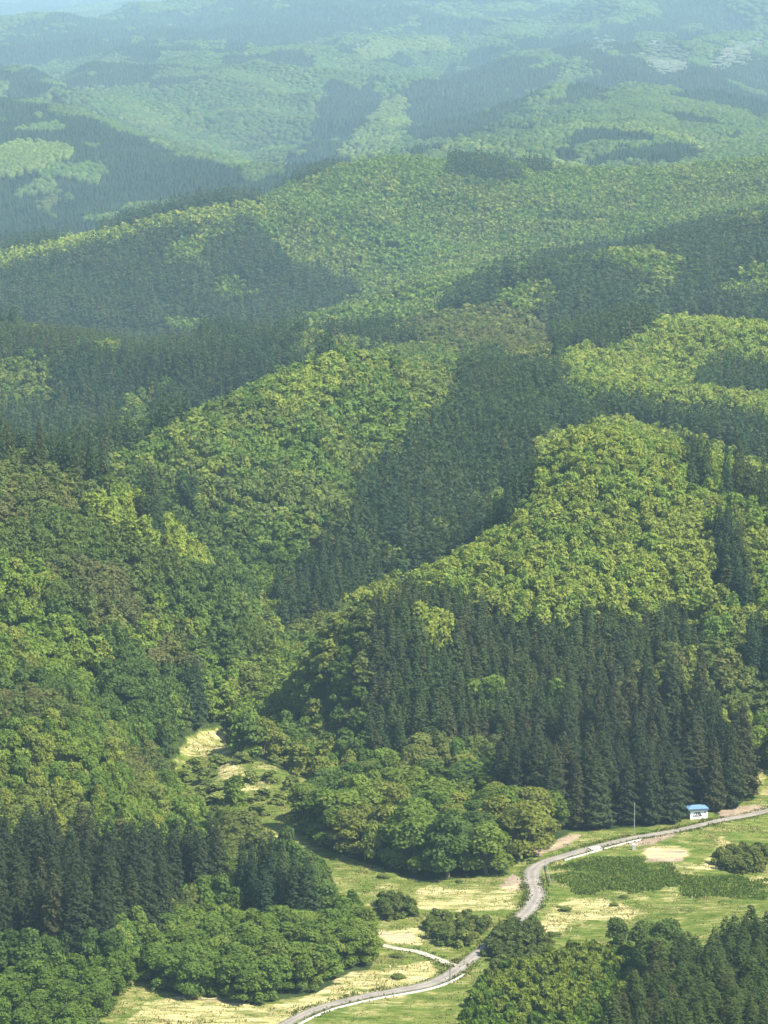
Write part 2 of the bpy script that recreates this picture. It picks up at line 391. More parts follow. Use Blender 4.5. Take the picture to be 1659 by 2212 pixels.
NL = 6
TPL = {'broad': [[] for _ in range(NL)], 'con': [[] for _ in range(NL)]}   # kind -> per level of detail (verts, quads, brightness)
REF = {'broad': (3.0, 10.0), 'con': (2.5, 20.0)}
def from_cards(Q, T): return Q.reshape(-1, 3), np.arange(len(Q) * 4).reshape(-1, 4), T
NV = 6
for s in range(NV):
    TPL['broad'][0].append(from_cards(*broad(12 + s % 3, 300, .44, 100 + s)))
    TPL['broad'][5].append(from_cards(*broad(12 + s % 3, 120, .62, 150 + s)))
    TPL['broad'][1].append(from_cards(*broad(10, 72, .66, 200 + s)))
    TPL['broad'][2].append(from_cards(*broad(8, 26, .98, 250 + s)))
    TPL['broad'][3].append(from_cards(*broad(6, 10, 1.7, 500 + s)))
    TPL['con'][0].append(from_cards(*spire(2600, .62, 300 + s)))
    TPL['con'][5].append(from_cards(*spire(1100, .85, 350 + s)))
    TPL['con'][1].append(from_cards(*spire(560, 1.0, 400 + s)))
    TPL['con'][2].append(from_cards(*spire(170, 1.45, 450 + s)))
    TPL['con'][3].append(from_cards(*spire(56, 2.1, 600 + s, r=2.3)))
    r_ = np.random.default_rng(900 + s)
    v, f = dome(700 + s, 4, 6); TPL['broad'][4].append((v, f, r_.uniform(.8, 1.2, len(f))))
    v, f = dome(800 + s, 3, 5, 2.5, 20., True); TPL['con'][4].append((v, f, r_.uniform(.8, 1.2, len(f))))

# ------------------------------------------------------------------ vegetation map
TY = {  # kind, height, spacing, tints
 'C': ('con', 15, 3.8, [(.040, .066, .030), (.047, .072, .030), (.056, .073, .030), (.036, .060, .030)]),
 'H': ('con', 18, 5.2, [(.036, .051, .025), (.046, .060, .026), (.060, .064, .029), (.040, .054, .027)]),
 'Y': ('con', 9, 2.9, [(.052, .078, .030), (.060, .086, .032), (.068, .080, .032), (.050, .070, .032)]),
 'R': ('con', 9, 3.8, [(.052, .078, .022), (.060, .084, .024), (.068, .078, .026), (.046, .068, .022)]),
 'B': ('broad', 10, 3.9, [(.165, .205, .042), (.185, .215, .046), (.14, .19, .042), (.175, .205, .046)]),
 'G': ('broad', 10, 3.9, [(.095, .145, .034), (.115, .16, .036), (.085, .132, .034), (.145, .175, .042), (.105, .135, .042)]),
 'L': ('broad', 10, 3.9, [(.12, .17, .034), (.14, .185, .037), (.105, .155, .033), (.165, .19, .042), (.125, .15, .04)]),
 'D': ('broad', 10, 3.9, [(.065, .102, .030), (.076, .112, .032), (.085, .115, .033)]),
 'K': ('broad', 9, 4.2, [(.09, .10, .042), (.105, .11, .043), (.09, .115, .038), (.12, .135, .042)]),
 'M': ('broad', 9, 4.2, [(.125, .165, .036), (.09, .135, .033), (.14, .16, .038), (.07, .105, .030), (.105, .128, .040)]),
 'N': ('broad', 12.5, 6.6, [(.080, .122, .026), (.11, .145, .030), (.062, .095, .026), (.13, .145, .034), (.092, .13, .028)]),
 'E': ('broad', 7, 3.8, [(.085, .128, .028), (.10, .142, .030), (.12, .155, .035), (.075, .108, .028), (.105, .122, .038)]),
 'S': ('broad', 4, 2.6, [(.082, .132, .022), (.10, .148, .025), (.07, .112, .022), (.125, .155, .03)]),
 'T': ('broad', 3, 2.4, [(.085, .11, .032), (.10, .118, .038), (.075, .10, .029), (.12, .138, .04)]),
 'V': ('broad', 2.8, 6.4, [(.15, .18, .048), (.165, .19, .052), (.13, .16, .044)]),
 'W': ('broad', 5, 5.0, [(.24, .235, .16), (.21, .215, .135), (.16, .19, .10)]),
}
# near ground, by where trees stand (f = 0): (type or None = open, stand name, polygon)
Z0 = [
 (None, '', [(1462,1745),(1535,1738),(1545,1790),(1462,1800)]),
 ('T', 'hedge', [(920,1998),(1000,1988),(1080,2003),(1100,2003),(1070,2040),(1050,2050),(960,2048),(925,2030)]),
 ('T', 'bank', [(1108,2010),(1150,2000),(1190,2040),(1200,2080),(1150,2100),(1060,2100),(1075,2050)]),
 ('T', 'ledge', [(810,1955),(890,1955),(890,1985),(830,1990)]),
 ('T', 'meadow', [(1550,1850),(1600,1842),(1659,1850),(1659,1885),(1600,1890),(1555,1880)]),
 ('H', 'hut', [(1080,1762),(1170,1792),(1240,1795),(1380,1787),(1470,1768),(1480,1750),(1535,1746),(1592,1755),(1603,1722),(1560,1688),(1400,1690),(1250,1700),(1080,1720)]),
 ('N', 'knoll', [(650,1800),(680,1826),(760,1854),(830,1870),(900,1905),(1080,1890),(1150,1838),(1240,1797),(1170,1785),(1060,1730),(900,1735),(780,1750),(690,1770)]),
 ('R', 'corner', [(1370,2180),(1420,2130),(1496,2090),(1600,2070),(1800,2062),(1800,2700),(1250,2700),(1290,2330)]),
 ('S', 'thicket', [(1040,2135),(1150,2080),(1300,2062),(1380,2082),(1390,2190),(1300,2330),(1270,2700),(940,2700),(1000,2240)]),
 ('H', 'left', [(-200,1895),(100,1912),(225,1932),(300,1950),(380,1938),(485,1932),(478,1968),(392,1995),(345,2035),(282,2060),(212,2108),(140,2112),(50,2100),(-200,2100)]),
 ('C', 'spinney', [(515,1975),(620,1980),(700,1998),(690,2020),(610,2022),(520,2012)]),
 ('E', 'belt', [(300,2092),(340,2045),(400,2010),(500,2000),(680,2024),(740,1990),(775,1985),(806,2040),(798,2092),(700,2142),(565,2168),(430,2162),(340,2134)]),
 ('E', 'window', [(-200,2150),(60,2140),(150,2128),(240,2118),(300,2100),(262,2150),(205,2220),(180,2340),(-200,2360)]),
 (None, '', [(520,1770),(600,1755),(650,1760),(650,1800),(680,1826),(760,1854),(900,1905),(1080,1890),(1150,1838),(1240,1797),(1380,1787),(1480,1775),(1592,1755),(1605,1668),(1800,1640),(1800,2085),(1496,2102),(1385,2082),(1300,2062),(1150,2078),(1040,2135),(1000,2240),(940,2700),(180,2700),(205,2220),(262,2150),(300,2100),(340,2135),(430,2163),(560,2168),(700,2142),(800,2092),(808,2040),(775,1985),(690,1980),(690,1930),(560,1850),(520,1800)]),
 (None, '', [(378,1642),(394,1604),(425,1580),(472,1567),(508,1588),(516,1636),(450,1649)]),
 (None, '', [(470,1640),(500,1650),(520,1690),(600,1700),(600,1712),(500,1720),(470,1680)]),
 ('H', 'spire', [(0,0),(0,1),(1,0)]),
 ('T', 'scrub', [(0,0),(0,1),(1,0)]),
 ('V', 'clearing', [(340,1640),(430,1642),(505,1640),(500,1690),(480,1720),(500,1765),(520,1800),(425,1800),(370,1745),(335,1690)]),
 ('E', 'verge', [(425,1800),(520,1800),(560,1850),(640,1905),(560,1960),(495,1945),(455,1865)]),
 ('V', 'valley', [(500,1640),(600,1650),(690,1700),(690,1770),(640,1760),(520,1770),(480,1720),(500,1690)]),
]
# canopies as seen on the slopes, tested at 3/4 of the tree's height
Z1 = [
 ('M', 'side', [(560,1400),(640,1340),(720,1320),(800,1300),(800,1600),(790,1700),(700,1760),(640,1700),(560,1600)]),
 ('K', 'bowl', [(1370,1445),(1420,1405),(1490,1405),(1500,1430),(1440,1450),(1380,1485),(1350,1505),(1300,1530),(1290,1500),(1340,1480)]),
 ('B', 'slot', [(885,1305),(950,1300),(985,1340),(960,1380),(900,1360)]),
 ('Y', 'plantation', [(795,1300),(885,1266),(980,1276),(1050,1306),(1110,1331),(1180,1351),(1225,1321),(1330,1316),(1445,1311),(1500,1316),(1530,1366),(1495,1406),(1425,1401),(1370,1436),(1350,1486),(1300,1560),(1065,1580),(915,1591),(830,1610),(790,1600)]),
 ('H', 'grove', [(1350,1486),(1440,1440),(1500,1450),(1540,1500),(1560,1560),(1590,1600),(1590,1720),(1060,1720),(1060,1570)]),
 ('C', 'flank', [(1545,1121),(1580,1130),(1620,1190),(1620,1276),(1580,1260)]),
 ('C', 'flank', [(1475,965),(1500,955),(1545,1005),(1535,1020),(1480,1000)]),
 ('C', 'flank', [(1565,1000),(1620,1010),(1700,1050),(1700,1075),(1570,1040)]),
 ('C', 'flank', [(1610,1330),(1700,1310),(1700,1400),(1610,1406)]),
 ('B', 'hill', [(700,1330),(740,1290),(800,1255),(880,1230),(980,1190),(1100,1130),(1150,1060),(1160,1000),(1150,960),(1200,930),(1240,922),(1300,910),(1330,902),(1480,930),(1560,958),(1660,1008),(1720,1010),(1720,1042),(1640,1035),(1560,1003),(1470,975),(1430,985),(1480,1060),(1540,1150),(1560,1250),(1520,1312),(1440,1311),(1330,1316),(1225,1321),(1180,1351),(1110,1331),(1050,1306),(980,1276),(885,1266),(800,1300),(720,1330)]),
 ('L', 'flank', [(1400,955),(1480,965),(1560,1003),(1640,1035),(1800,1045),(1800,1440),(1600,1400),(1520,1312),(1560,1250),(1540,1150),(1480,1060)]),
 ('C', 'band', [(1270,903),(1295,839),(1375,854),(1480,874),(1800,890),(1800,1010),(1659,995),(1570,953),(1470,925),(1395,915),(1330,900)]),
 ('B', 'strip', [(1220,793),(1330,798),(1395,818),(1505,838),(1800,860),(1800,890),(1480,874),(1375,854),(1295,839)]),
 ('C', 'mound', [(1500,818),(1530,778),(1580,763),(1800,790),(1800,860),(1580,848)]),
 ('B', 'mound', [(1210,780),(1240,740),(1310,753),(1385,713),(1445,683),(1530,685),(1800,720),(1800,853),(1505,838),(1395,818),(1330,798),(1220,793)]),
 ('G', 'bit', [(1550,640),(1570,600),(1610,575),(1800,560),(1800,610),(1659,625),(1600,640)]),
 ('K', 'ridge', [(840,700),(900,690),(980,665),(1080,655),(1150,680),(1180,720),(1200,760),(1210,785),(1100,790),(1000,760),(880,735)]),
 ('C', 'dark', [(900,690),(960,640),(1030,610),(1100,580),(1200,550),(1330,525),(1450,500),(1560,470),(1800,440),(1800,720),(1530,685),(1445,683),(1385,713),(1310,753),(1240,740),(1200,760),(1180,720),(1150,680),(1080,655),(980,665),(900,690)]),
 ('G', 'draw', [(1030,1070),(1110,1062),(1110,1106),(1030,1110)]),
 ('C', 'draw', [(600,1340),(600,1250),(640,1220),(700,1130),(760,1080),(790,1010),(850,970),(930,900),(980,840),(1000,780),(1060,780),(1200,785),(1240,830),(1270,870),(1262,905),(1230,922),(1200,930),(1150,960),(1160,1000),(1150,1060),(1100,1130),(980,1190),(880,1230),(760,1290),(700,1330),(640,1370)]),
 ('C', 'gully', [(290,1052),(350,1048),(365,1085),(330,1098),(295,1080)]),
 ('C', 'gully', [(372,1025),(425,1018),(425,1055),(380,1062)]),
 ('D', 'gully', [(235,1015),(330,1085),(430,1150),(520,1212),(600,1252),(640,1222),(560,1160),(470,1105),(380,1045),(290,1000)]),
 ('B', 'patch', [(580,860),(640,800),(740,765),(750,820),(700,870),(620,900)]),
 ('G', 'mound', [(230,1010),(330,940),(400,895),(480,860),(560,825),(640,790),(700,768),(740,755),(830,758),(880,735),(1000,760),(1000,780),(980,840),(930,900),(850,970),(790,1010),(760,1080),(700,1130),(640,1220),(600,1250),(560,1260),(500,1200),(430,1150),(330,1085),(270,1045)]),
 ('G', 'left', [(-200,770),(60,775),(115,800),(115,870),(60,880),(-200,880)]),
 ('G', 'left', [(250,930),(270,850),(330,825),(345,900),(300,945)]),
 ('Y', 'left', [(-200,690),(430,712),(440,760),(300,770),(150,765),(-200,770)]),
 ('C', 'left', [(-200,700),(150,703),(300,703),(430,713),(480,723),(600,718),(700,723),(830,738),(830,758),(740,755),(640,790),(560,825),(400,895),(230,1010),(180,1000),(100,970),(-200,940)]),
 ('B', 'crest', [(-200,590),(0,543),(100,528),(250,488),(400,452),(540,432),(600,460),(540,472),(400,480),(250,512),(100,547),(0,575),(-200,615)]),
 ('C', 'slope', [(-200,600),(0,575),(100,547),(250,512),(400,480),(540,472),(560,500),(640,560),(720,590),(780,620),(720,650),(620,690),(470,715),(-200,702)]),
 ('G', 'far', [(470,715),(620,690),(720,650),(780,620),(720,590),(640,560),(560,500),(540,440),(640,402),(740,362),(850,335),(930,342),(960,378),(1100,393),(1280,357),(1450,352),(1659,326),(1800,315),(1800,440),(1450,500),(1200,550),(1030,610),(900,690),(840,700),(700,722),(600,718)]),
 ('W', 'far', [(1385,95),(1440,88),(1485,110),(1480,150),(1430,165),(1390,140)]),
 ('W', 'far', [(1525,140),(1560,100),(1630,70),(1645,100),(1590,140),(1540,155)]),
 ('W', 'far', [(1268,108),(1280,85),(1320,80),(1315,112)]),
 ('B', 'far', [(760,108),(800,88),(960,78),(975,118),(880,112),(800,135)]),
 ('G', 'far', [(800,190),(890,150),(1000,95),(1080,72),(1200,62),(1260,42),(1400,14),(1420,26),(1270,60),(1110,90),(1010,112),(900,170),(810,205)]),
 ('B', 'far', [(740,335),(790,270),(855,205),(885,230),(850,320),(780,345)]),
 ('C', 'far', [(600,335),(700,285),(780,225),(800,262),(745,335),(640,392),(615,372)]),
 ('G', 'far', [(1130,232),(1250,128),(1270,132),(1290,160),(1265,150),(1160,236)]),
 ('G', 'far', [(1130,112),(1170,112),(1220,128),(1215,136),(1120,124)]),
 ('G', 'far', [(1060,292),(1100,258),(1170,242),(1180,256),(1110,272),(1080,300)]),
 ('B', 'far', [(1180,282),(1250,262),(1400,274),(1535,312),(1530,322),(1390,288),(1260,275)]),
 ('C', 'far', [(1400,226),(1480,236),(1600,268),(1590,300),(1480,262)]),
 ('C', 'far', [(1060,262),(1150,252),(1150,275),(1070,288)]),
 ('B', 'far', [(940,330),(1000,308),(1100,322),(1180,340),(1270,362),(1240,368),(1130,345),(1050,322),(985,328)]),
 ('C', 'far', [(1130,345),(1180,350),(1240,372),(1180,385)]),
 ('C', 'far', [(945,373),(980,330),(1050,325),(1110,355),(1180,400),(980,405)]),
 ('C', 'far', [(1180,335),(1210,300),(1250,268),(1380,280),(1530,315),(1500,342),(1280,358),(1200,348)]),
 ('G', 'far', [(930,345),(980,300),(1060,290),(1100,250),(1250,228),(1350,197),(1500,218),(1660,258),(1800,290),(1800,330),(1659,330),(1280,360),(1100,395),(960,380)]),
 ('C', 'far', [(1130,235),(1265,140),(1330,190),(1340,205),(1250,228)]),
 ('C', 'far', [(880,295),(930,220),(960,130),(1010,105),(1100,125),(1210,130),(1240,140),(1130,230),(1060,285),(980,300)]),
 ('C', 'far', [(1440,200),(1480,150),(1560,120),(1800,120),(1800,280),(1659,250),(1500,215)]),
 ('C', 'far', [(1420,0),(1560,0),(1640,60),(1500,80),(1420,60)]),
 ('C', 'far', [(1080,125),(1110,90),(1250,58),(1380,40),(1370,100),(1260,130),(1200,128)]),
 ('B', 'far', [(-200,330),(60,305),(140,310),(150,340),(60,370),(-200,400)]),
 ('K', 'far', [(85,450),(130,420),(140,440),(100,465)]),
 ('C', 'far', [(-200,250),(130,243),(250,280),(400,328),(540,363),(610,373),(620,395),(540,432),(250,488),(-200,600)]),
 ('G', 'far', [(100,200),(400,180),(640,150),(700,200),(640,300),(605,372),(400,328),(250,280)]),
 ('C', 'far', [(-200,140),(-200,90),(0,78),(330,30),(500,10),(830,-10),(850,60),(500,110),(250,120),(100,140)]),
 # left hillside
 ('K', 'hillside', [(-200,960),(60,985),(180,1015),(230,1060),(130,1090),(60,1130),(-200,1150)]),
 ('K', 'hillside', [(100,1200),(250,1210),(330,1270),(220,1340),(120,1260)]),
 ('D', 'hillside', [(60,1110),(150,1080),(230,1120),(200,1190),(90,1190)]),
 ('D', 'hillside', [(250,1180),(400,1200),(480,1230),(500,1300),(430,1320),(300,1240)]),
 ('K', 'hillside', [(-200,1490),(60,1475),(150,1500),(160,1550),(-200,1560)]),
 ('C', 'hillside', [(395,1450),(415,1430),(432,1450),(428,1500),(402,1510)]),
 ('K', 'hillside', [(130,1215),(230,1230),(330,1300),(400,1340),(300,1330),(240,1370),(180,1330)]),
 ('K', 'hillside', [(600,1370),(640,1390),(620,1440),(560,1420)]),
 ('K', 'hillside', [(290,1390),(400,1370),(440,1410),(400,1440),(300,1440)]),
 ('K', 'hillside', [(250,1620),(340,1610),(380,1650),(330,1690),(270,1670)]),
 ('B', 'hillside', [(180,1040),(300,1070),(440,1180),(500,1265),(470,1265),(390,1200),(300,1150),(200,1110)]),
 ('L', 'hillside', [(-200,960),(0,950),(100,985),(180,1010),(120,1015),(-200,1010)]),
 ('L', 'hillside', [(430,1400),(560,1420),(560,1560),(500,1560),(440,1520)]),
 ('L', 'hillside', [(-200,1330),(60,1300),(180,1350),(240,1400),(180,1470),(60,1440),(-200,1440)]),
 ('L', 'hillside', [(-200,1570),(60,1560),(140,1545),(240,1600),(330,1640),(450,1760),(490,1830),(420,1840),(250,1720),(100,1700),(-200,1690)]),
 ('C', 'gully', [(290,1052),(350,1048),(365,1085),(330,1098),(295,1080)]),
 ('C', 'gully', [(372,1025),(425,1018),(425,1055),(380,1062)]),
 ('D', 'hillside', [(300,1390),(420,1380),(450,1440),(380,1480),(310,1450)]),
 ('L', 'hillside', [(-200,1210),(60,1200),(120,1240),(100,1290),(-200,1290)]),
 ('L', 'hillside', [(240,1330),(300,1290),(420,1290),(480,1340),(440,1370),(300,1380)]),
 ('L', 'hillside', [(220,1640),(330,1640),(400,1720),(430,1800),(380,1830),(300,1760)]),
]
def classify(X, Y, Zg):
    """index into Z0 + Z1, or -2 for open land, -1 default"""
    res = np.full(X.shape, -1); done = np.zeros(X.shape, bool)
    px, py = proj(X, Y, Zg)
    near = Y < 845
    for i, (t, nm, poly) in enumerate(Z0):
        m = near & ~done
        k = np.zeros(X.shape, bool); k[m] = inside(poly, px[m], py[m])
        res[k] = -2 if t is None else i; done |= k
    jx = fbm(X / 14, Y / 14, 77, 2)
    cell = np.clip(Y * .022, 14, 200)
    jf = fbm(X / 40, Y / 70, 78, 4) * np.clip((Y - 1500) / 100, 0, 24) + RNG.normal(size=X.shape) * np.clip((Y - 1200) / 400, .5, 5)
    for i, (t, nm, poly) in enumerate(Z1):
        h = TY[t][1] * .75
        wob = jx * np.clip(9000 / Y, 2, 12) + jf
        qx, qy = proj(X, Y, Zg + h)
        m = ~done
        k = np.zeros(X.shape, bool); k[m] = inside(poly, qx[m] + wob[m], qy[m] + wob[m] * .5)
        res[k] = len(Z0) + i; done |= k
    return res
ZALL = [(z[0], z[1]) for z in Z0] + [(z[0], z[1]) for z in Z1]
TNAMES = list(TY)

# hidden-ness: smallest slope-drop (highest sight line) of everything nearer
canopyS = SG - 4.0 / YG
runmin = np.minimum.accumulate(canopyS, axis=0)
def visible(X, Y, Zt, slack=0.0):
    a = X / Y; v = np.log(Y)
    j = np.clip(np.searchsorted(VV, np.log(Y * .985)) - 1, 0, len(VV) - 1)
    ia = np.clip(np.round((a + .17) / .34 * (len(AX) - 1)).astype(int), 0, len(AX) - 1)
    return (CAMZ - Zt) / Y < runmin[j, ia] + slack

trees = {k: [] for k in ('X', 'Y', 'Z', 'h', 'r', 'kind', 'z', 'lod', 'tint', 'ty')}
def default_type(X, Y):
    nz = np.where(Y < 2500, fbm(X / 42, Y / 60, 5, 3), fbm(X / 190, Y / 330, 6, 4))
    far = Y > 3400
    t = np.where(nz > .12, TNAMES.index('C'), np.where(nz > -.12, TNAMES.index('G'), TNAMES.index('M')))
    tf = np.where(nz > -.02, TNAMES.index('C'), TNAMES.index('G'))
    mid = np.where((nz > .33) & (Y > 820) & (X > 0), TNAMES.index('C'), np.where(nz > .1, TNAMES.index('D'), np.where(nz > -.15, TNAMES.index('G'), np.where(nz > -.3, TNAMES.index('K'), TNAMES.index('L')))))
    return np.where(far, tf, np.where(Y < 1300, mid, t))
BANDS = [(455, 765, 1.0, 0), (765, 1000, 1.0, 1), (1000, 1750, 1.05, 2), (1750, 3200, 1.2, 3), (3200, 4600, 1.65, 4), (4600, 8500, 2.3, 4), (8500, 22500, 4.2, 4)]
for (y0, y1, mul_, lod) in BANDS:
    for ti, tn in enumerate(TNAMES):
        kind, h0, sp, tints = TY[tn]
        if lod >= 2 and tn in ('S', 'T', 'V'): continue
        s = sp * mul_
        half = .138 if lod < 3 else .125
        nx = int(2 * half * y1 / s); ny = int((y1 - y0) / s)
        gx, gy = np.meshgrid(np.arange(nx), np.arange(ny))
        X = (gx.ravel() + .5 * (gy.ravel() % 2)) * s - half * y1 + RNG.uniform(-.33, .33, gx.size) * s
        Y = y0 + gy.ravel() * s + RNG.uniform(-.33, .33, gx.size) * s
        k = (np.abs(X) < half * Y) & (Y > y0) & (Y < y1); X, Y = X[k], Y[k]
        Zg = ground(X, Y)
        k = visible(X, Y, Zg + h0 + 3, .004 if lod < 3 else .0015); X, Y, Zg = X[k], Y[k], Zg[k]
        if not len(X): continue
        z = classify(X, Y, Zg)
        dt = default_type(X, Y)
        zt = np.array([TNAMES.index(q[0]) if q[0] else -1 for q in ZALL])
        typ = np.where(z >= 0, zt[np.maximum(z, 0)], np.where(z == -1, dt, -1))
        mixn = fbm(X / 20, Y / 26, 88, 3) if lod < 3 else fbm(X / 70, Y / 120, 89, 3); isC = typ == TNAMES.index('C')
        typ = np.where(isC & (mixn > .46), TNAMES.index('G'), np.where((typ == TNAMES.index('Y')) & (mixn > .5), TNAMES.index('L'), typ))
        typ = np.where(((typ == TNAMES.index('G')) | (typ == TNAMES.index('L'))) & (mixn < -.52) & (Y > 780), TNAMES.index('D'), typ)
        k = typ == ti; X, Y, Zg, z = X[k], Y[k], Zg[k], z[k]
        if not len(X): continue
        m = len(X)
        big = fbm(X / 40, Y / 40, 21, 2)
        hh = h0 * (1 + (.07 if kind == 'broad' else .12) * RNG.normal(size=m) + .10 * big) * (1 + .15 * (mul_ - 1)) * (.62 if lod == 4 and kind == 'con' else 1)
        rr = s * (.72 if kind == 'broad' else .58) * RNG.uniform(.8, 1.28, m)
        if tn in ('S', 'T', 'V'): rr *= .72 if tn != 'V' else .5
        if kind == 'broad' and lod < 4:
            g = RNG.uniform(size=m) < .12; rr[g] *= 1.3; hh[g] *= 1.08
        tt = np.array(tints)[np.clip(((fbm(X / 30, Y / 45, 31 + ti, 2) * .9 + .5 + RNG.normal(size=m) * .2) * len(tints)).astype(int), 0, len(tints) - 1)]
        if kind == 'broad': tt = tt * np.array([1.14, 1.16, 1.02])
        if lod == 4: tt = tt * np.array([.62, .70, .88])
        tt = tt * RNG.uniform(.9, 1.11, (m, 1)) * (1 + (.16 + .16 * (lod > 3)) * fbm(X / 70, Y / 90, 51, 3))[:, None]
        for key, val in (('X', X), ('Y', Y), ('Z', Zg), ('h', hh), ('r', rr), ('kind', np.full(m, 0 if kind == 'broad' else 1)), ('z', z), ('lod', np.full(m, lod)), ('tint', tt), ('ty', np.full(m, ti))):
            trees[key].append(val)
T = {k: np.concatenate(v) for k, v in trees.items()}
# keep trees off the road and the hut
ROADPX = [(1760,1724),(1659,1752),(1560,1772),(1460,1795),(1370,1810),(1280,1832),(1200,1855),(1166,1868),(1150,1884),(1152,1908),(1158,1935),(1142,1965),(1114,1992),(1086,2020),(1055,2043),(1030,2062),(1000,2085),(965,2110),(920,2128),(850,2142),(780,2155),(700,2175),(640,2200),(600,2226),(560,2270),(500,2360)]
PATHPX = [(821,2041),(860,2050),(900,2056),(940,2070),(975,2084),(1000,2086)]
def smooth_line(px, step=.8):
    p = np.array([tuple(at(x, y))[:2] for x, y in px])
    out = []
    for i in range(len(p) - 1):
        q = [p[max(i - 1, 0)], p[i], p[i + 1], p[min(i + 2, len(p) - 1)]]
        k = max(2, int(np.linalg.norm(q[2] - q[1]) / step))
        for t in np.linspace(0, 1, k, endpoint=False):
            out.append(.5 * (2 * q[1] + (q[2] - q[0]) * t + (2 * q[0] - 5 * q[1] + 4 * q[2] - q[3]) * t * t + (3 * q[1] - q[0] - 3 * q[2] + q[3]) * t ** 3))
    out.append(p[-1]); return np.array(out)
RL = smooth_line(ROADPX); PL = smooth_line(PATHPX)
k = np.ones(len(T['X']), bool)
nearm = np.nonzero(T['Y'] < 800)[0]
for line, w in ((RL, 3.0), (PL, 2.0)):
    d = np.sqrt(((np.c_[T['X'], T['Y']][nearm][:, None] - line[None, ::2]) ** 2).sum(-1)).min(1)
    k[nearm[d < w + .35 * T['r'][nearm]]] = False
T = {q: v[k] for q, v in T.items()}
print('trees', len(T['X']), [int((T['lod'] == i).sum()) for i in range(NL)])

def plant(px, py, ty, h, r, nm):
    p = at(px, py); kd = 0 if TY[ty][0] == 'broad' else 1
    zi = [i for i, q in enumerate(ZALL) if q[1] == nm][0]
    for key, val in (('X', p.x), ('Y', p.y), ('Z', p.z), ('h', h), ('r', r), ('kind', kd), ('z', zi), ('lod', 0), ('tint', TY[ty][3][int(px + py) % len(TY[ty][3])]), ('ty', TNAMES.index(ty))):
        T[key] = np.concatenate([T[key], np.array([val], T[key].dtype)])
for q in ((1070,2050,4.2,2.2),(1086,2040,4.4,2.2),(1102,2028,4.2,2.1),(1058,2064,3.2,1.7),(1114,2016,3.6,1.7),(1092,2052,3.6,2.0),(1108,2042,4.0,2.2),(1124,2034,3.8,2.0),(1078,2066,3.2,1.9),(1140,2026,3.4,2.0),(1100,2070,3.4,2.2),(1132,2056,3.8,2.4),(1066,2056,2.6,1.4),(1085,2036,3.2,1.6),(1118,2016,2.6,1.5)):
    plant(q[0], q[1], 'T', q[2], q[3], 'bank')
for k_ in range(34):
    qx, qy = RNG.uniform(520, 1650), RNG.uniform(1775, 2190)
    pt = (np.array([qx]), np.array([qy]))
    if not inside(Z0[[i for i, q in enumerate(Z0) if q[0] is None][1]][2], *pt)[0]: continue
    w_ = at(qx, qy)
    if min(np.sqrt(((RL - np.array([w_.x, w_.y])) ** 2).sum(1)).min(), np.sqrt(((PL - np.array([w_.x, w_.y])) ** 2).sum(1)).min()) < 3.2 or w_.y > 745: continue
    if 1465 < qx < 1545 and qy < 1800: continue
    e_ = RNG.uniform(.45, 1.25); plant(qx, qy, 'V', e_ * .7, e_ * 1.15, 'scrub')
plant(452, 1868, 'H', 11.5, 1.5, 'spire')

# ------------------------------------------------------------------ which trees show largest -> individuals
px0, py0 = proj(T['X'], T['Y'], T['Z'] + T['h'] * .8)
vis = visible(T['X'], T['Y'], T['Z'] + T['h'], 0.0) & (px0 > 5) & (px0 < 1654) & (py0 > 5) & (py0 < 2207)
isshrub = np.isin(T['ty'], [TNAMES.index(q) for q in 'STV'])
size = T['h'] * T['r'] / T['Y'] ** 2
indiv = np.zeros(len(size), int)      # 0 mass, 1 conifer, 2 broadleaf, 3 shrub
for code, m in ((1, T['kind'] == 1), (2, (T['kind'] == 0) & ~isshrub), (3, isshrub)):
    c = np.nonzero(m & vis)[0]
    c = c[np.argsort(-size[c])][:295]
    indiv[c] = code

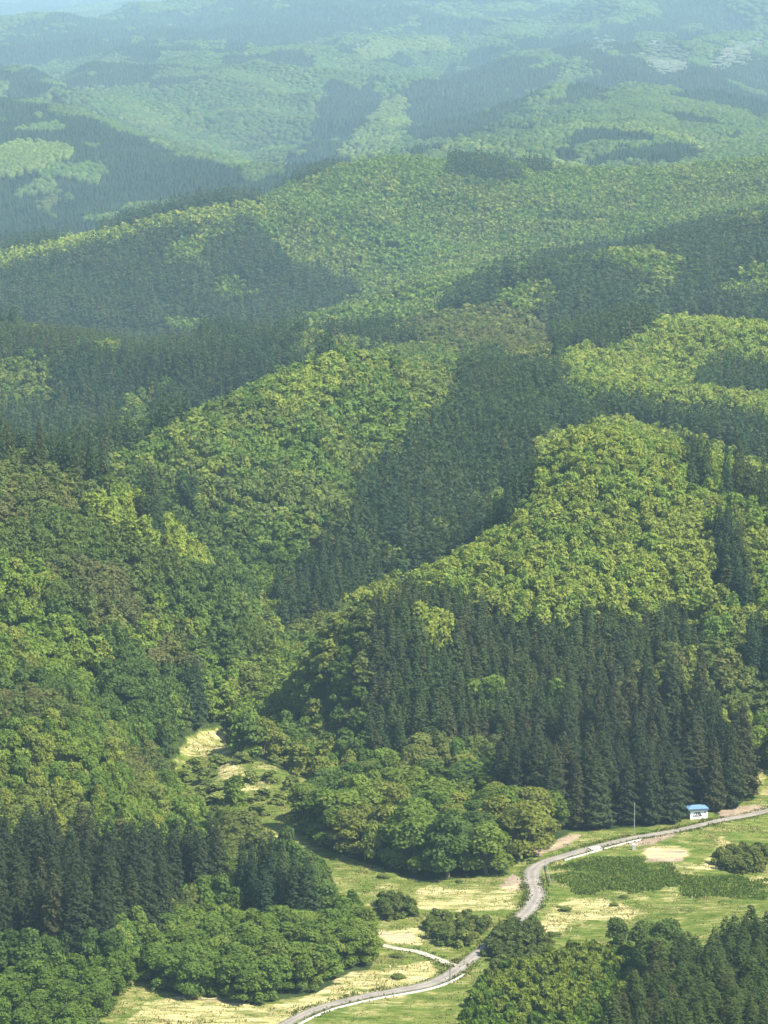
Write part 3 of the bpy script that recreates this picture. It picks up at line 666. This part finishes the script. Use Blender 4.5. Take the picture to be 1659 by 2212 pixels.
def side(x, cuts, names):
    for c_, nm in zip(cuts, names):
        if x < c_: return nm
    return names[-1]
def describe(i):
    """label and group for one tree from where it stands"""
    z = T['z'][i]; nm = ZALL[z][1] if z >= 0 else 'hillside'
    x, y = proj(T['X'][i], T['Y'][i], T['Z'][i]); x = float(x); y = float(y)
    kd = 'cedar' if T['kind'][i] == 1 else ('shrub' if isshrub[i] else 'tree')
    tone = float(T['tint'][i][0] / T['tint'][i][1])
    if kd == 'cedar':
        if nm == 'spire': return 'lone dark pointed cedar standing above the left stand near the grass strip'
        if nm in ('hut', 'grove'):
            return 'tall dark cedar in the roadside stand, ' + side(x, (1230, 1365, 1478, 1540, 9999), ('behind the leafy knoll', 'left of the pale pole', 'between pale pole and white hut', 'directly behind the white hut', 'right of the white hut'))
        if nm == 'left':
            return 'tall dark cedar in the lower left stand, ' + ('back rows, ' if y < 1990 else 'front rows, ') + side(x, (120, 260, 380, 9999), ('at photo border', 'left half', 'right half', 'right end'))
        if nm == 'spinney': return 'dark cedar in the small clump above the leafy belt'
        if nm == 'corner':
            return 'olive green cedar on the lower right slope, ' + ('upper rows, ' if y < 2200 else 'lower rows, ' if y > 2300 else 'middle rows, ') + side(x, (1420, 1530, 9999), ('left edge', 'middle', 'right border'))
        if nm == 'plantation': return 'slender young cedar in the dense hillside plantation, ' + side(x, (950, 1200, 9999), ('left third', 'middle third', 'right third'))
        return 'dark cedar among broadleaf trees ' + side(x, (420, 620, 900, 9999), ('on the left hillside', 'beside the valley clearing', 'in the middle draw', 'on the right hillside'))
    if kd == 'shrub':
        d = {'hedge': 'low grey green bush in the thicket above the path junction', 'bank': 'low bush hiding the bend of the road', 'ledge': 'dark low bush on the field ledge left of the road', 'meadow': 'dark bush in the meadow at the right photo border', 'scrub': 'small low bush scattered in the open meadow, ' + side(x, (900, 1150, 1400, 9999), ('left of the fields', 'left of the road', 'right of the road', 'toward the right border')), 'clearing': 'bush in front of the straw clearing in the valley', 'valley': 'pale bush between straw clearing and grass strip', 'thicket': 'bright green bush in the lower right thicket, '}
        s = d.get(nm, 'low bush on the slope')
        if nm == 'thicket': s += side(x, (1100, 1230, 9999), ('beside the grass verge', 'middle', 'beside the olive cedars')) + (', upper half' if y < 2200 else ', lower half')
        if nm == 'valley': s += side(x, (560, 630, 9999), (', left part', ', middle part', ', right part'))
        return s
    col = 'brownish' if tone > .97 else 'yellow green' if T['tint'][i][1] > .16 else 'deep green' if T['tint'][i][1] < .115 else 'mid green'
    d = {'knoll': 'on the leafy knoll by the road, ' + side(x, (780, 900, 1030, 9999), ('left end', 'left half', 'right half', 'right end')),
         'belt': 'in the leafy belt above the straw strip, ' + side(x, (470, 620, 9999), ('left third', 'middle third', 'right third')),
         'window': 'in the lower left corner, ' + ('upper part' if y < 2150 else 'lower part'),
         'side': 'between valley and young cedar plantation, ' + ('upper half' if y < 1650 else 'lower half'),
         'bowl': 'in the pale round clump at the plantation edge'}
    where = d.get(nm, side(x, (150, 320, 560, 900, 1400, 9999), ('on the left hillside by the border', 'on the left hillside above the cedars', 'on the left hillside near the clearing', 'in the valley middle', 'on the hill behind the plantation', 'on the slope above the right meadow')) + ('' if y < 1750 else ', lower part'))
    return f'{col} broadleaf tree {where}'

# ------------------------------------------------------------------ shared meshes for individual trees
rv = np.random.default_rng(3)
crown_me = {}
for kd, q in (('con', 'cedar_crown'), ('broad', 'broadleaf_crown')):
    crown_me[kd] = [mesh_np(q, v, f, 4, FOL, np.repeat(t[:, None], 3, 1)) for v, f, t in TPL[kd][0]]
shrub_me = []
for s in range(5):
    Q, t = broad(6, 70, .5, 1500 + s, r=1.5, h=3.0, low=.02); shrub_me.append(mesh_np('shrub', Q.reshape(-1, 3), np.arange(len(Q) * 4).reshape(-1, 4), 4, FOL, np.repeat(t[:, None], 3, 1)))
tb = MB(); tb.tube([(0, 0, -.6), (.03, 0, 4), (0, .05, 10), (0, 0, 17)], [.32, .25, .17, .05])
for z_, a_ in ((5, 0), (7, 2), (9, 4), (11, 1), (13, 3)):
    tb.tube([(0, 0, z_), (1.3 * math.cos(a_), 1.3 * math.sin(a_), z_ + .25)], [.07, .02], 5)
con_trunk = tb.mesh('cedar_trunk', BARK)
br_trunk = []
for s in range(3):
    tb = MB(); q = random.Random(s)
    tb.tube([(0, 0, -.6), (.1, .05, 1.8), (.0, .15, 3.6), (.1, .1, 6.2)], [.26, .2, .15, .05])
    for e in range(5):
        a_ = e * 1.3 + q.random(); z_ = 2.2 + e * .7
        tb.tube([(.05, .1, z_), (.8 * math.cos(a_), .8 * math.sin(a_), z_ + .9), (1.7 * math.cos(a_), 1.7 * math.sin(a_), z_ + 2.3)], [.1, .07, .02], 5)
    br_trunk.append(tb.mesh('broadleaf_trunk', BARK))
shrub_stem = MB()
for e in range(5):
    a_ = e * 1.26; shrub_stem.tube([(.1 * math.cos(a_), .1 * math.sin(a_), -.2), (.6 * math.cos(a_), .6 * math.sin(a_), 1.5)], [.05, .015], 5)
shrub_stem = shrub_stem.mesh('shrub_stem', BARK)
for i in np.nonzero(indiv)[0]:
    code = indiv[i]
    loc = (float(T['X'][i]), float(T['Y'][i]), float(T['Z'][i])); rz = float(rv.uniform(0, 6.28))
    tint = (*[float(q) for q in T['tint'][i]], 1.0)
    lab = describe(i)
    if code == 1:
        r = empty('cedar_tree', loc, rz); tag(r, lab, 'conifer', 'cedars: ' + lab)
        f = T['h'][i] / 20; g = T['r'][i] / 2.5; r.scale = (g, g, f)
        c = obj('crown', crown_me['con'][rv.integers(NV)], r); c.color = tint; obj('trunk', con_trunk, r)
    elif code == 2:
        r = empty('broadleaf_tree', loc, rz); tag(r, lab, 'tree', 'trees: ' + lab)
        g = T['r'][i] / 3.0; f = T['h'][i] / 10; r.scale = (g, g, f)
        c = obj('crown', crown_me['broad'][rv.integers(NV)], r); c.color = tint; obj('trunk', br_trunk[rv.integers(3)], r)
    else:
        r = empty('shrub', loc, rz); tag(r, lab, 'bush', 'bushes: ' + lab)
        g = T['r'][i] / 1.4; f = T['h'][i] / 3.0; r.scale = (g, g, f)
        c = obj('foliage', shrub_me[rv.integers(5)], r); c.color = tint; obj('stem', shrub_stem, r)

# ------------------------------------------------------------------ the remaining woods as mass
def forest(name, label, sel):
    VS, FS, TS = [], [], []; off = 0
    for kd, kn in ((0, 'broad'), (1, 'con')):
        R0, H0 = REF[kn]
        for lod in range(NL):
            idx = np.nonzero(sel & (T['kind'] == kd) & (T['lod'] == lod))[0]
            if not len(idx): continue
            var = rv.integers(0, NV, len(idx))
            for s in range(NV):
                ii = idx[var == s]
                if not len(ii): continue
                v, f, t = TPL[kn][5 if lod == 0 else lod][s]
                th = rv.uniform(0, 6.283, len(ii)); co, si = np.cos(th), np.sin(th)
                g = T['r'][ii] / R0; hs = T['h'][ii] / H0
                x = (v[None, :, 0] * co[:, None] - v[None, :, 1] * si[:, None]) * g[:, None] + T['X'][ii][:, None]
                y = (v[None, :, 0] * si[:, None] + v[None, :, 1] * co[:, None]) * g[:, None] + T['Y'][ii][:, None]
                z = v[None, :, 2] * hs[:, None] + T['Z'][ii][:, None]
                VS.append(np.stack([x, y, z], -1).reshape(-1, 3).astype(np.float32))
                FS.append((f[None] + (off + np.arange(len(ii)) * len(v))[:, None, None]).reshape(-1, 4).astype(np.int32)); off += len(ii) * len(v)
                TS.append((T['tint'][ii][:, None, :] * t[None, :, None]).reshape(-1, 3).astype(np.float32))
    V = np.concatenate(VS); print(name, len(V), sum(len(q) for q in FS))
    tag(obj(name, mesh_np(name, V, np.concatenate(FS), 4, FOL, np.concatenate(TS))), label, 'forest', None, 'stuff')
rest = indiv == 0
forest('cedar_forest', 'dark green cedar forest covering the slopes of the hills', rest & (T['kind'] == 1))
forest('broadleaf_forest', 'light green spring broadleaf forest covering the hills', rest & (T['kind'] == 0) & ~isshrub)
forest('undergrowth', 'low green bushes massed along the meadow edge', rest & isshrub)

# ------------------------------------------------------------------ ground sheet with its cover map
STRAW = [[(380,1634),(400,1600),(430,1578),(470,1568),(505,1592),(510,1628),(450,1640)],
 [(880,1918),(940,1908),(1000,1918),(1110,1932),(1115,1968),(1000,1972),(885,1965)],
 [(1170,1980),(1205,1946),(1250,1936),(1310,1938),(1380,1962),(1375,1992),(1270,1994),(1180,1996)],
 [(1370,1848),(1395,1828),(1440,1824),(1490,1828),(1490,1854),(1420,1860)],
 [(1522,1866),(1536,1816),(1570,1800),(1580,1830),(1566,1866)],[(1450,1862),(1560,1862),(1560,1881),(1450,1880)],
 [(230,2250),(320,2160),(400,2140),(480,2140),(560,2168),(640,2155),(760,2098),(830,2086),(935,2068),(955,2105),(910,2128),(800,2154),(640,2198),(560,2250)],
 [(805,1998),(918,2006),(920,2040),(820,2042)],[(1130,1990),(1240,1986),(1235,2024),(1140,2022)],[(1595,1672),(1659,1660),(1659,1695),(1605,1696)],
 [(480,1945),(525,1935),(530,1980),(485,1985)],[(475,1642),(520,1650),(605,1695),(505,1720),(470,1680)],[(1060,1925),(1120,1905),(1140,1930),(1080,1950)],
 [(1590,1900),(1659,1890),(1659,1915),(1600,1920)],[(640,1755),(690,1745),(700,1765),(650,1775)]]
SOIL = [[(1150,1846),(1180,1818),(1240,1802),(1262,1806),(1225,1832),(1165,1850)],[(1085,1912),(1100,1885),(1130,1900),(1146,1920),(1110,1925)],
 [(1340,1822),(1450,1800),(1470,1806),(1380,1830)],[(1545,1756),(1600,1745),(1640,1735),(1650,1752),(1560,1770)],[(811,2010),(900,2018),(880,2038),(830,2036)],[(1385,1832),(1480,1838),(1470,1860),(1400,1862)]]
MEAD = [z[2] for z in Z0 if z[0] is None or z[1] in ('valley', 'clearing')]
fv = np.stack([XG, YG, ZG], -1).reshape(-1, 3)
ny, nx = XG.shape
cover = np.zeros((len(fv), 4), np.float32); cover[:, 3] = 1
nm_ = np.nonzero(fv[:, 1] < 880)[0]
gpx, gpy = proj(fv[nm_, 0], fv[nm_, 1], fv[nm_, 2])
wx = fbm(fv[nm_, 0] / 6, fv[nm_, 1] / 6, 61, 3) * 22; wy = fbm(fv[nm_, 0] / 6, fv[nm_, 1] / 6, 62, 3) * 6
for ch, polys, e in ((0, STRAW, 1), (1, SOIL, 1), (2, MEAD, .6)):
    acc = np.zeros(len(nm_))
    for dx, dy in ((0, 0), (7, 0), (-7, 0), (0, 4), (0, -4)):
        hit = np.zeros(len(nm_), bool)
        for p in polys: hit |= inside(p, gpx + wx * e + dx, gpy + wy * e + dy)
        acc += hit * .2
    cover[nm_, ch] = acc
cover[nm_, 0] = np.maximum(cover[nm_, 0], cover[nm_, 2] * np.clip(fbm(fv[nm_, 0] / 9, fv[nm_, 1] / 16, 64, 3) * 1.7 + .42, 0, .82))
# mirror of the visible meadow colour under the thickets
ids = np.arange(ny * nx).reshape(ny, nx)
fq = np.stack([ids[:-1, :-1], ids[:-1, 1:], ids[1:, 1:], ids[1:, :-1]], -1).reshape(-1, 4)
gme = mesh_np('ground', fv, fq, 4, GROUND, smooth=True)
ca_ = gme.attributes.new('cover', 'FLOAT_COLOR', 'POINT'); ca_.data.foreach_set('color', cover.ravel())
tag(obj('ground', gme), None, None, None, 'structure')

# ------------------------------------------------------------------ road, side path, kerb
def ribbon(name, line, w0, mat, lift, shift=0.0, wfun=None):
    v = []; t = np.gradient(line, axis=0); t /= np.linalg.norm(t, axis=1, keepdims=True); nn = np.c_[-t[:, 1], t[:, 0]]
    offs = np.linspace(-.5, .5, 13)
    w = np.full(len(line), w0) if wfun is None else np.array([wfun(i / (len(line) - 1)) for i in range(len(line))])
    rag = fbm(np.arange(len(line)) * .31, np.zeros(len(line)), 91, 3) * .16
    for o in offs:
        q = line + nn * (o * (w + rag * np.sign(o)) + shift)[:, None]
        v.append(np.c_[q, ground(q[:, 0], q[:, 1]) + lift + .05 * (1 - (2 * o) ** 2)])
    v = np.stack(v, 1); a, b = v.shape[:2]; idd = np.arange(a * b).reshape(a, b)
    me = mesh_np(name, v.reshape(-1, 3), np.stack([idd[:-1, :-1], idd[:-1, 1:], idd[1:, 1:], idd[1:, :-1]], -1).reshape(-1, 4), 4, mat, smooth=True)
    la = me.attributes.new('lane', 'FLOAT', 'POINT'); la.data.foreach_set('value', np.tile(offs, a).astype(np.float32))
    return me
tag(obj('road', ribbon('road', RL, 4.0, ROAD, .09, 0, lambda t: 2.7 + 1.5 * math.exp(-((t - .42) / .1) ** 2) + .6 * math.exp(-((t - .68) / .08) ** 2))), None, None, None, 'structure')
tag(obj('path', ribbon('path', PL, 2.0, PATH, .07)), None, None, None, 'structure')
i0 = int(np.argmin(((RL - np.array(at(1000, 2085))[:2]) ** 2).sum(1)))
lower = RL[i0 + 6:]
def kerb(line, shift, name):
    t = np.gradient(line, axis=0); t /= np.linalg.norm(t, axis=1, keepdims=True); nn = np.c_[-t[:, 1], t[:, 0]]
    prof = [(-.22, -.2), (-.22, .2), (.22, .2), (.22, -.2)]
    v = []
    for a_, b_ in prof:
        q = line + nn * (shift + a_); v.append(np.c_[q, ground(q[:, 0], q[:, 1]) + b_ + .05])
    v = np.stack(v, 1); n_ = len(line); idd = np.arange(n_ * 4).reshape(n_, 4)
    return mesh_np(name, v.reshape(-1, 3), np.stack([idd[:-1, :-1], idd[:-1, 1:], idd[1:, 1:], idd[1:, :-1]], -1).reshape(-1, 4), 4, CONC)
tag(obj('kerb', kerb(lower, 2.35, 'kerb')), None, None, None, 'structure')
i1 = int(np.argmin(((RL - np.array(at(1370, 1810))[:2]) ** 2).sum(1))); i2 = int(np.argmin(((RL - np.array(at(1190, 1858))[:2]) ** 2).sum(1)))
tag(obj('kerb', kerb(RL[i1:i2], 2.3, 'kerb')), None, None, None, 'structure')

# ------------------------------------------------------------------ white roadside hut
p0, p1 = at(1489, 1772), at(1526, 1767)
hut = empty('roadside_hut', at(1507, 1769) + Vector((0, 1.1, 0)), math.radians(12))
tag(hut, 'small white roadside hut with a blue grey roof and a black painted mark', 'hut')
WL, WD, WH = 3.9, 2.4, 2.05
b = MB(); b.box((0, 0, WH / 2 - .25), (WL, WD, WH + .5)); obj('wall', b.mesh('wall', WHITE, .03), hut)
e0, e1, f0, f1 = -WL / 2 - .6, WL / 2 + .25, -WD / 2 - .42, WD / 2 + .4
b = MB()
for (x0, x1, y0, y1) in ((e0, e1, f0, f0 + .06), (e0, e1, f1 - .06, f1), (e0, e0 + .06, f0 + .06, f1 - .06), (e1 - .06, e1, f0 + .06, f1 - .06)):
    b.box(((x0 + x1) / 2, (y0 + y1) / 2, WH + .12), (x1 - x0, y1 - y0, .36))
obj('fascia', b.mesh('fascia', FASC), hut)
b = MB(); zt = WH + .34
a4 = [(e0 + .02, f0 + .02, zt), (e1 - .02, f0 + .02, zt), (e1 - .02, f1 - .02, zt), (e0 + .02, f1 - .02, zt)]; rdg = [(e0 + 1.2, .1, zt + .42), (e1 - 1.4, .1, zt + .42)]
b.v = a4 + rdg + [(x, y, zt - .035) for x, y, z in a4]
b.f = [[0, 1, 5, 4], [1, 2, 5], [2, 3, 4, 5], [3, 0, 4], [0, 6, 7, 1], [1, 7, 8, 2], [2, 8, 9, 3], [3, 9, 6, 0], [9, 8, 7, 6]]
rf = obj('roof', b.mesh('roof', ROOF), hut)
b = MB(); b.tube([(e0 + 1.15, .1, zt + .43), (e1 - 1.35, .1, zt + .43)], [.06, .06], 6)
for x_ in np.linspace(e0 + 1.2, e1 - 1.4, 6): b.tube([(x_, .1, zt + .43), (x_, f0 + .05, zt + .02)], [.025, .025], 4)
obj('ridge_cap', b.mesh('ridge_cap', ROOF), rf)
yf = -WD / 2
b = MB()
def flat(pts): b.prism([(x - WL / 2, yf - .003, (z - .62) * 1.45 + .55) for x, z in pts], (0, -.012, 0))
flat([(.62, .62), (2.62, .62), (2.66, .74), (.66, .74)])          # base bar of the mark
flat([(.62, .74), (.85, .74), (1.12, 1.16), (.92, 1.16)]); flat([(.92, 1.16), (2.2, 1.16), (2.22, 1.30), (1.08, 1.30)])
for q in (1.2, 1.58, 1.98): flat([(q, .74), (q + .24, .74), (q + .32, 1.16), (q + .08, 1.16)])
flat([(2.5, .74), (2.66, .74), (2.3, 1.16), (2.16, 1.16)])
flat([(1.0, .74), (1.2, .74), (1.08, .95)]); flat([(1.75, .9), (1.95, .9), (1.95, 1.16), (1.8, 1.16)]); flat([(2.15, .74), (2.5, .74), (2.2, 1.0)])
obj('painted_mark', b.mesh('painted_mark', BLACK), hut)
b = MB(); flat([(3.05, 1.14), (3.62, 1.26), (3.62, 1.36), (3.4, 1.34), (3.42, 1.48), (3.3, 1.48), (3.26, 1.29), (3.03, 1.23)])
obj('painted_arrow', b.mesh('painted_arrow', BLACK), hut)
b = MB(); b.box((WL / 2 + .02, .1, .85), (.05, .8, 1.75)); dr = obj('door', b.mesh('door', POLE), hut)
b = MB(); b.box((WL / 2 + .07, -.2, .9), (.06, .05, .14)); obj('handle', b.mesh('handle', BLACK), dr)
b = MB(); b.box((0, 0, -.2), (WL + .12, WD + .12, .5)); obj('footing', b.mesh('footing', CONC), hut)

# ------------------------------------------------------------------ poles, marker post, slab, gutter
def pole(px, py, h, r, mat, label, arm):
    e = empty('utility_pole', at(px, py)); tag(e, label, 'pole')
    b = MB(); b.tube([(0, 0, -.5), (0, 0, h * .5), (0, 0, h)], [r, r * .9, r * .72], 10); obj('shaft', b.mesh('shaft', mat), e)
    b = MB(); b.tube([(0, 0, h), (0, 0, h + .06)], [r * .85, r * .4], 8); obj('cap', b.mesh('cap', mat), e)
    if arm:
        b = MB(); b.box((0, -.12, h - .5), (1.1, .08, .1)); ar = obj('crossarm', b.mesh('crossarm', mat), e)
        for x_ in (-.45, 0, .45):
            b = MB(); b.tube([(x_, -.12, h - .45), (x_, -.12, h - .28)], [.045, .03], 6); obj('insulator', b.mesh('insulator', WHITE), ar)
pole(1370, 1801, 6.9, .10, POLE, 'slim pale utility pole beside the road in front of dark cedars', False)
pole(972, 2126, 5.2, .085, DPOLE, 'thin dark pole at the road junction with the side path', False)
e = empty('marker_post', at(1369, 1836)); tag(e, 'squat pale marker stone in the meadow below the road', 'marker')
b = MB(); b.box((0, 0, .5), (.75, .55, 1.3)); obj('block', b.mesh('block', CONC, .06), e)
b = MB(); b.box((0, 0, 1.2), (.6, .42, .14)); obj('top', b.mesh('top', WHITE, .03), e)
e = empty('culvert_slab', at(1285, 1834)); tag(e, 'pale concrete culvert slab at the lower road edge', 'slab')
e.rotation_euler = (0, 0, math.radians(28))
b = MB(); b.box((0, 0, .1), (2.8, 1.6, .5)); obj('slab', b.mesh('slab', CONC, .05), e)
b = MB(); b.box((0, -.9, -.15), (2.2, .3, .7)); obj('headwall', b.mesh('headwall', CONC, .04), e)
e = empty('guard_rail', at(1184, 1880)); tag(e, 'short pale guard rail on the right of the road bend', 'guard rail')
A0 = at(1180, 1872); A1 = at(1190, 1915); dv = (A1 - A0)
b = MB(); o0 = A0 - e.location; o1 = A1 - e.location; sd = Vector((dv.y, -dv.x, 0)).normalized() * .04
b.prism([o0 + Vector((0, 0, .45)), o1 + Vector((0, 0, .45)), o1 + Vector((0, 0, .8)), o0 + Vector((0, 0, .8))], sd); obj('rail', b.mesh('rail', CONC), e)
for t_ in np.linspace(.02, .98, 6):
    q = o0.lerp(o1, float(t_)) - sd * 2; b = MB(); b.tube([tuple(q + Vector((0, 0, -.4))), tuple(q + Vector((0, 0, .85)))], [.06, .06], 6); obj('post', b.mesh('post', POLE), e)

# ------------------------------------------------------------------ meadow grass and dead straw (uncountable)
def tufts(name, label, n_, polys, hmin, hmax, tints, blades, spread, avoid=None, at_pts=None):
    rg = np.random.default_rng(len(name))
    X = rg.uniform(-95, 95, n_ * 8); Y = rg.uniform(560, 830, n_ * 8); Zg = ground(X, Y); qx, qy = proj(X, Y, Zg); qx = qx + fbm(X / 5, Y / 8, 66, 3) * 30; qy = qy + fbm(X / 5, Y / 8, 67, 3) * 14
    k = np.zeros(len(X), bool)
    for p in polys: k |= inside(p, qx, qy)
    if avoid:
        for p in avoid: k &= ~inside(p, qx, qy)
    X, Y, Zg = X[k][:n_], Y[k][:n_], Zg[k][:n_]
    if at_pts is not None:
        q = np.array(at_pts); q = q[rg.integers(0, len(q), n_)] + rg.normal(size=(n_, 2)) * .45; X, Y = q[:, 0], q[:, 1]; Zg = ground(X, Y)
    pos = np.c_[X, Y]; dmin = np.full(len(X), 1e9)
    for line in (RL, PL):
        for c0 in range(0, len(X), 4000):
            d_ = np.sqrt(((pos[c0:c0 + 4000, None] - line[None, ::2]) ** 2).sum(-1)).min(1); dmin[c0:c0 + 4000] = np.minimum(dmin[c0:c0 + 4000], d_)
    k = (dmin > (2.7 if at_pts is None else .9)); X, Y, Zg = X[k], Y[k], Zg[k]
    clump = fbm(X / 7, Y / 7, 71, 3); m = len(X)
    hh = rg.uniform(hmin, hmax, m) * np.clip(.8 + .9 * clump, .25, 1.6)
    V = np.zeros((m, blades, 4, 3))
    for j in range(blades):
        th = rg.uniform(0, 6.283, m); lean = rg.uniform(.2, 1.0, m) * hh * .8; w = hh * rg.uniform(.25, .5, m)
        bx, by = X + rg.normal(size=m) * spread, Y + rg.normal(size=m) * spread
        dx, dy = np.cos(th), np.sin(th)
        V[:, j, 0] = np.c_[bx - dy * w, by + dx * w, Zg - .1]; V[:, j, 1] = np.c_[bx + dy * w, by - dx * w, Zg - .1]
        V[:, j, 2] = np.c_[bx + dy * w * .5 + dx * lean, by - dx * w * .5 + dy * lean, Zg + hh]; V[:, j, 3] = np.c_[bx - dy * w * .7 + dx * lean * .7, by + dx * w * .7 + dy * lean * .7, Zg + hh * .9]
    tt = np.array(tints)[np.clip(((clump * .8 + .5 + rg.normal(size=m) * .2) * len(tints)).astype(int), 0, len(tints) - 1)]
    tt = np.repeat(tt[:, None], blades, 1) * rg.uniform(.75, 1.25, (m, blades, 1))
    me = mesh_np(name, V.reshape(-1, 3), np.arange(m * blades * 4).reshape(-1, 4), 4, FOL, tt.reshape(-1, 3))
    tag(obj(name, me), label, 'grass', None, 'stuff')
LUSH = [[(1190,1900),(1200,1875),(1260,1858),(1380,1850),(1450,1870),(1460,1910),(1360,1925),(1240,1925)],[(1450,1890),(1659,1900),(1659,1940),(1480,1935)]]
tufts('meadow_grass', 'green meadow grass in tussocks along the road', 24000, MEAD, .08, .30, [(.050, .086, .015), (.075, .112, .021), (.115, .14, .033), (.20, .19, .075), (.30, .26, .12)], 3, .35, SOIL)
VERGE = []
for line, off in ((RL, 1.9), (PL, 1.2)):
    t_ = np.gradient(line, axis=0); t_ /= np.linalg.norm(t_, axis=1, keepdims=True); n_ = np.c_[-t_[:, 1], t_[:, 0]]
    for sgn in (-1, 1):
        for q in (line + n_ * sgn * off)[::2]: VERGE.append(q)
tufts('lush_weeds', 'lush green weeds massed in the meadow right of the road', 34000, LUSH, .2, .62, [(.078, .125, .022), (.10, .145, .026), (.125, .165, .032)], 5, .45)
tufts('verge_weeds', 'ragged weeds growing along the road verges', 3500, MEAD, .12, .45, [(.056, .092, .016), (.085, .115, .024), (.14, .145, .045)], 3, .3, None, VERGE)
tufts('dry_straw', 'pale dry straw lying in the meadow clearings', 500, STRAW, .1, .3, [(.55, .43, .2), (.7, .58, .3), (.8, .7, .42)], 3, .4)

# ------------------------------------------------------------------ haze
HX, HY0, HY1 = 4800.0, -300.0, 25500.0
z0 = float(ZG.min()) - 1.0; z1 = max(CAMZ, float(ZG.max()) + 25) + 6
b = MB(); b.box((0, (HY0 + HY1) / 2, (z0 + z1) / 2), (HX * 2, HY1 - HY0, z1 - z0))
m, nt = new_mat('haze'); o = N(nt, 'ShaderNodeOutputMaterial'); pv = N(nt, 'ShaderNodeVolumePrincipled')
pv.inputs['Color'].default_value = (.45, .70, .83, 1); pv.inputs['Density'].default_value = 8.0e-5; pv.inputs['Anisotropy'].default_value = 0.0
L(nt, pv.outputs[0], o.inputs['Volume'])
tag(obj('haze', b.mesh('haze', m)), None, None, None, 'stuff')

# ------------------------------------------------------------------ light, sky, camera
SUN_AZ, SUN_EL = math.radians(120), math.radians(51)   # azimuth clockwise from the view direction (+Y)
w = bpy.data.worlds.new('World'); bpy.context.scene.world = w; w.use_nodes = True
nt = w.node_tree; bg = nt.nodes['Background']; sky = nt.nodes.new('ShaderNodeTexSky'); sky.sky_type = 'NISHITA'; sky.sun_disc = False
sky.sun_elevation = SUN_EL; sky.sun_rotation = SUN_AZ
bg.inputs['Strength'].default_value = .115; nt.links.new(sky.outputs[0], bg.inputs['Color'])
sd = Vector((math.sin(SUN_AZ) * math.cos(SUN_EL), math.cos(SUN_AZ) * math.cos(SUN_EL), math.sin(SUN_EL)))
sl = bpy.data.lights.new('sun', 'SUN'); sl.energy = 4.8; sl.angle = math.radians(.53); sl.color = (1, .93, .80)
so = bpy.data.objects.new('sun', sl); C.objects.link(so); so.rotation_euler = (-sd).to_track_quat('-Z', 'Y').to_euler(); so.location = (200, 400, 700)
cam = bpy.data.cameras.new('camera'); co = bpy.data.objects.new('camera', cam); C.objects.link(co)
co.location = (0, 0, CAMZ); co.rotation_euler = (math.pi / 2 - TH, 0, 0)
cam.sensor_fit = 'VERTICAL'; cam.angle_y = 2 * math.atan(CY / FPX); cam.clip_start = 1; cam.clip_end = 45000
sc = bpy.context.scene; sc.camera = co
sc.view_settings.view_transform = 'Standard'; sc.view_settings.look = 'None'; sc.view_settings.exposure = 1.36; sc.view_settings.gamma = 1
sc.render.engine = 'CYCLES'; sc.cycles.use_denoising = True; sc.cycles.max_bounces = 5; sc.cycles.diffuse_bounces = 2; sc.cycles.transmission_bounces = 2; sc.cycles.volume_bounces = 0
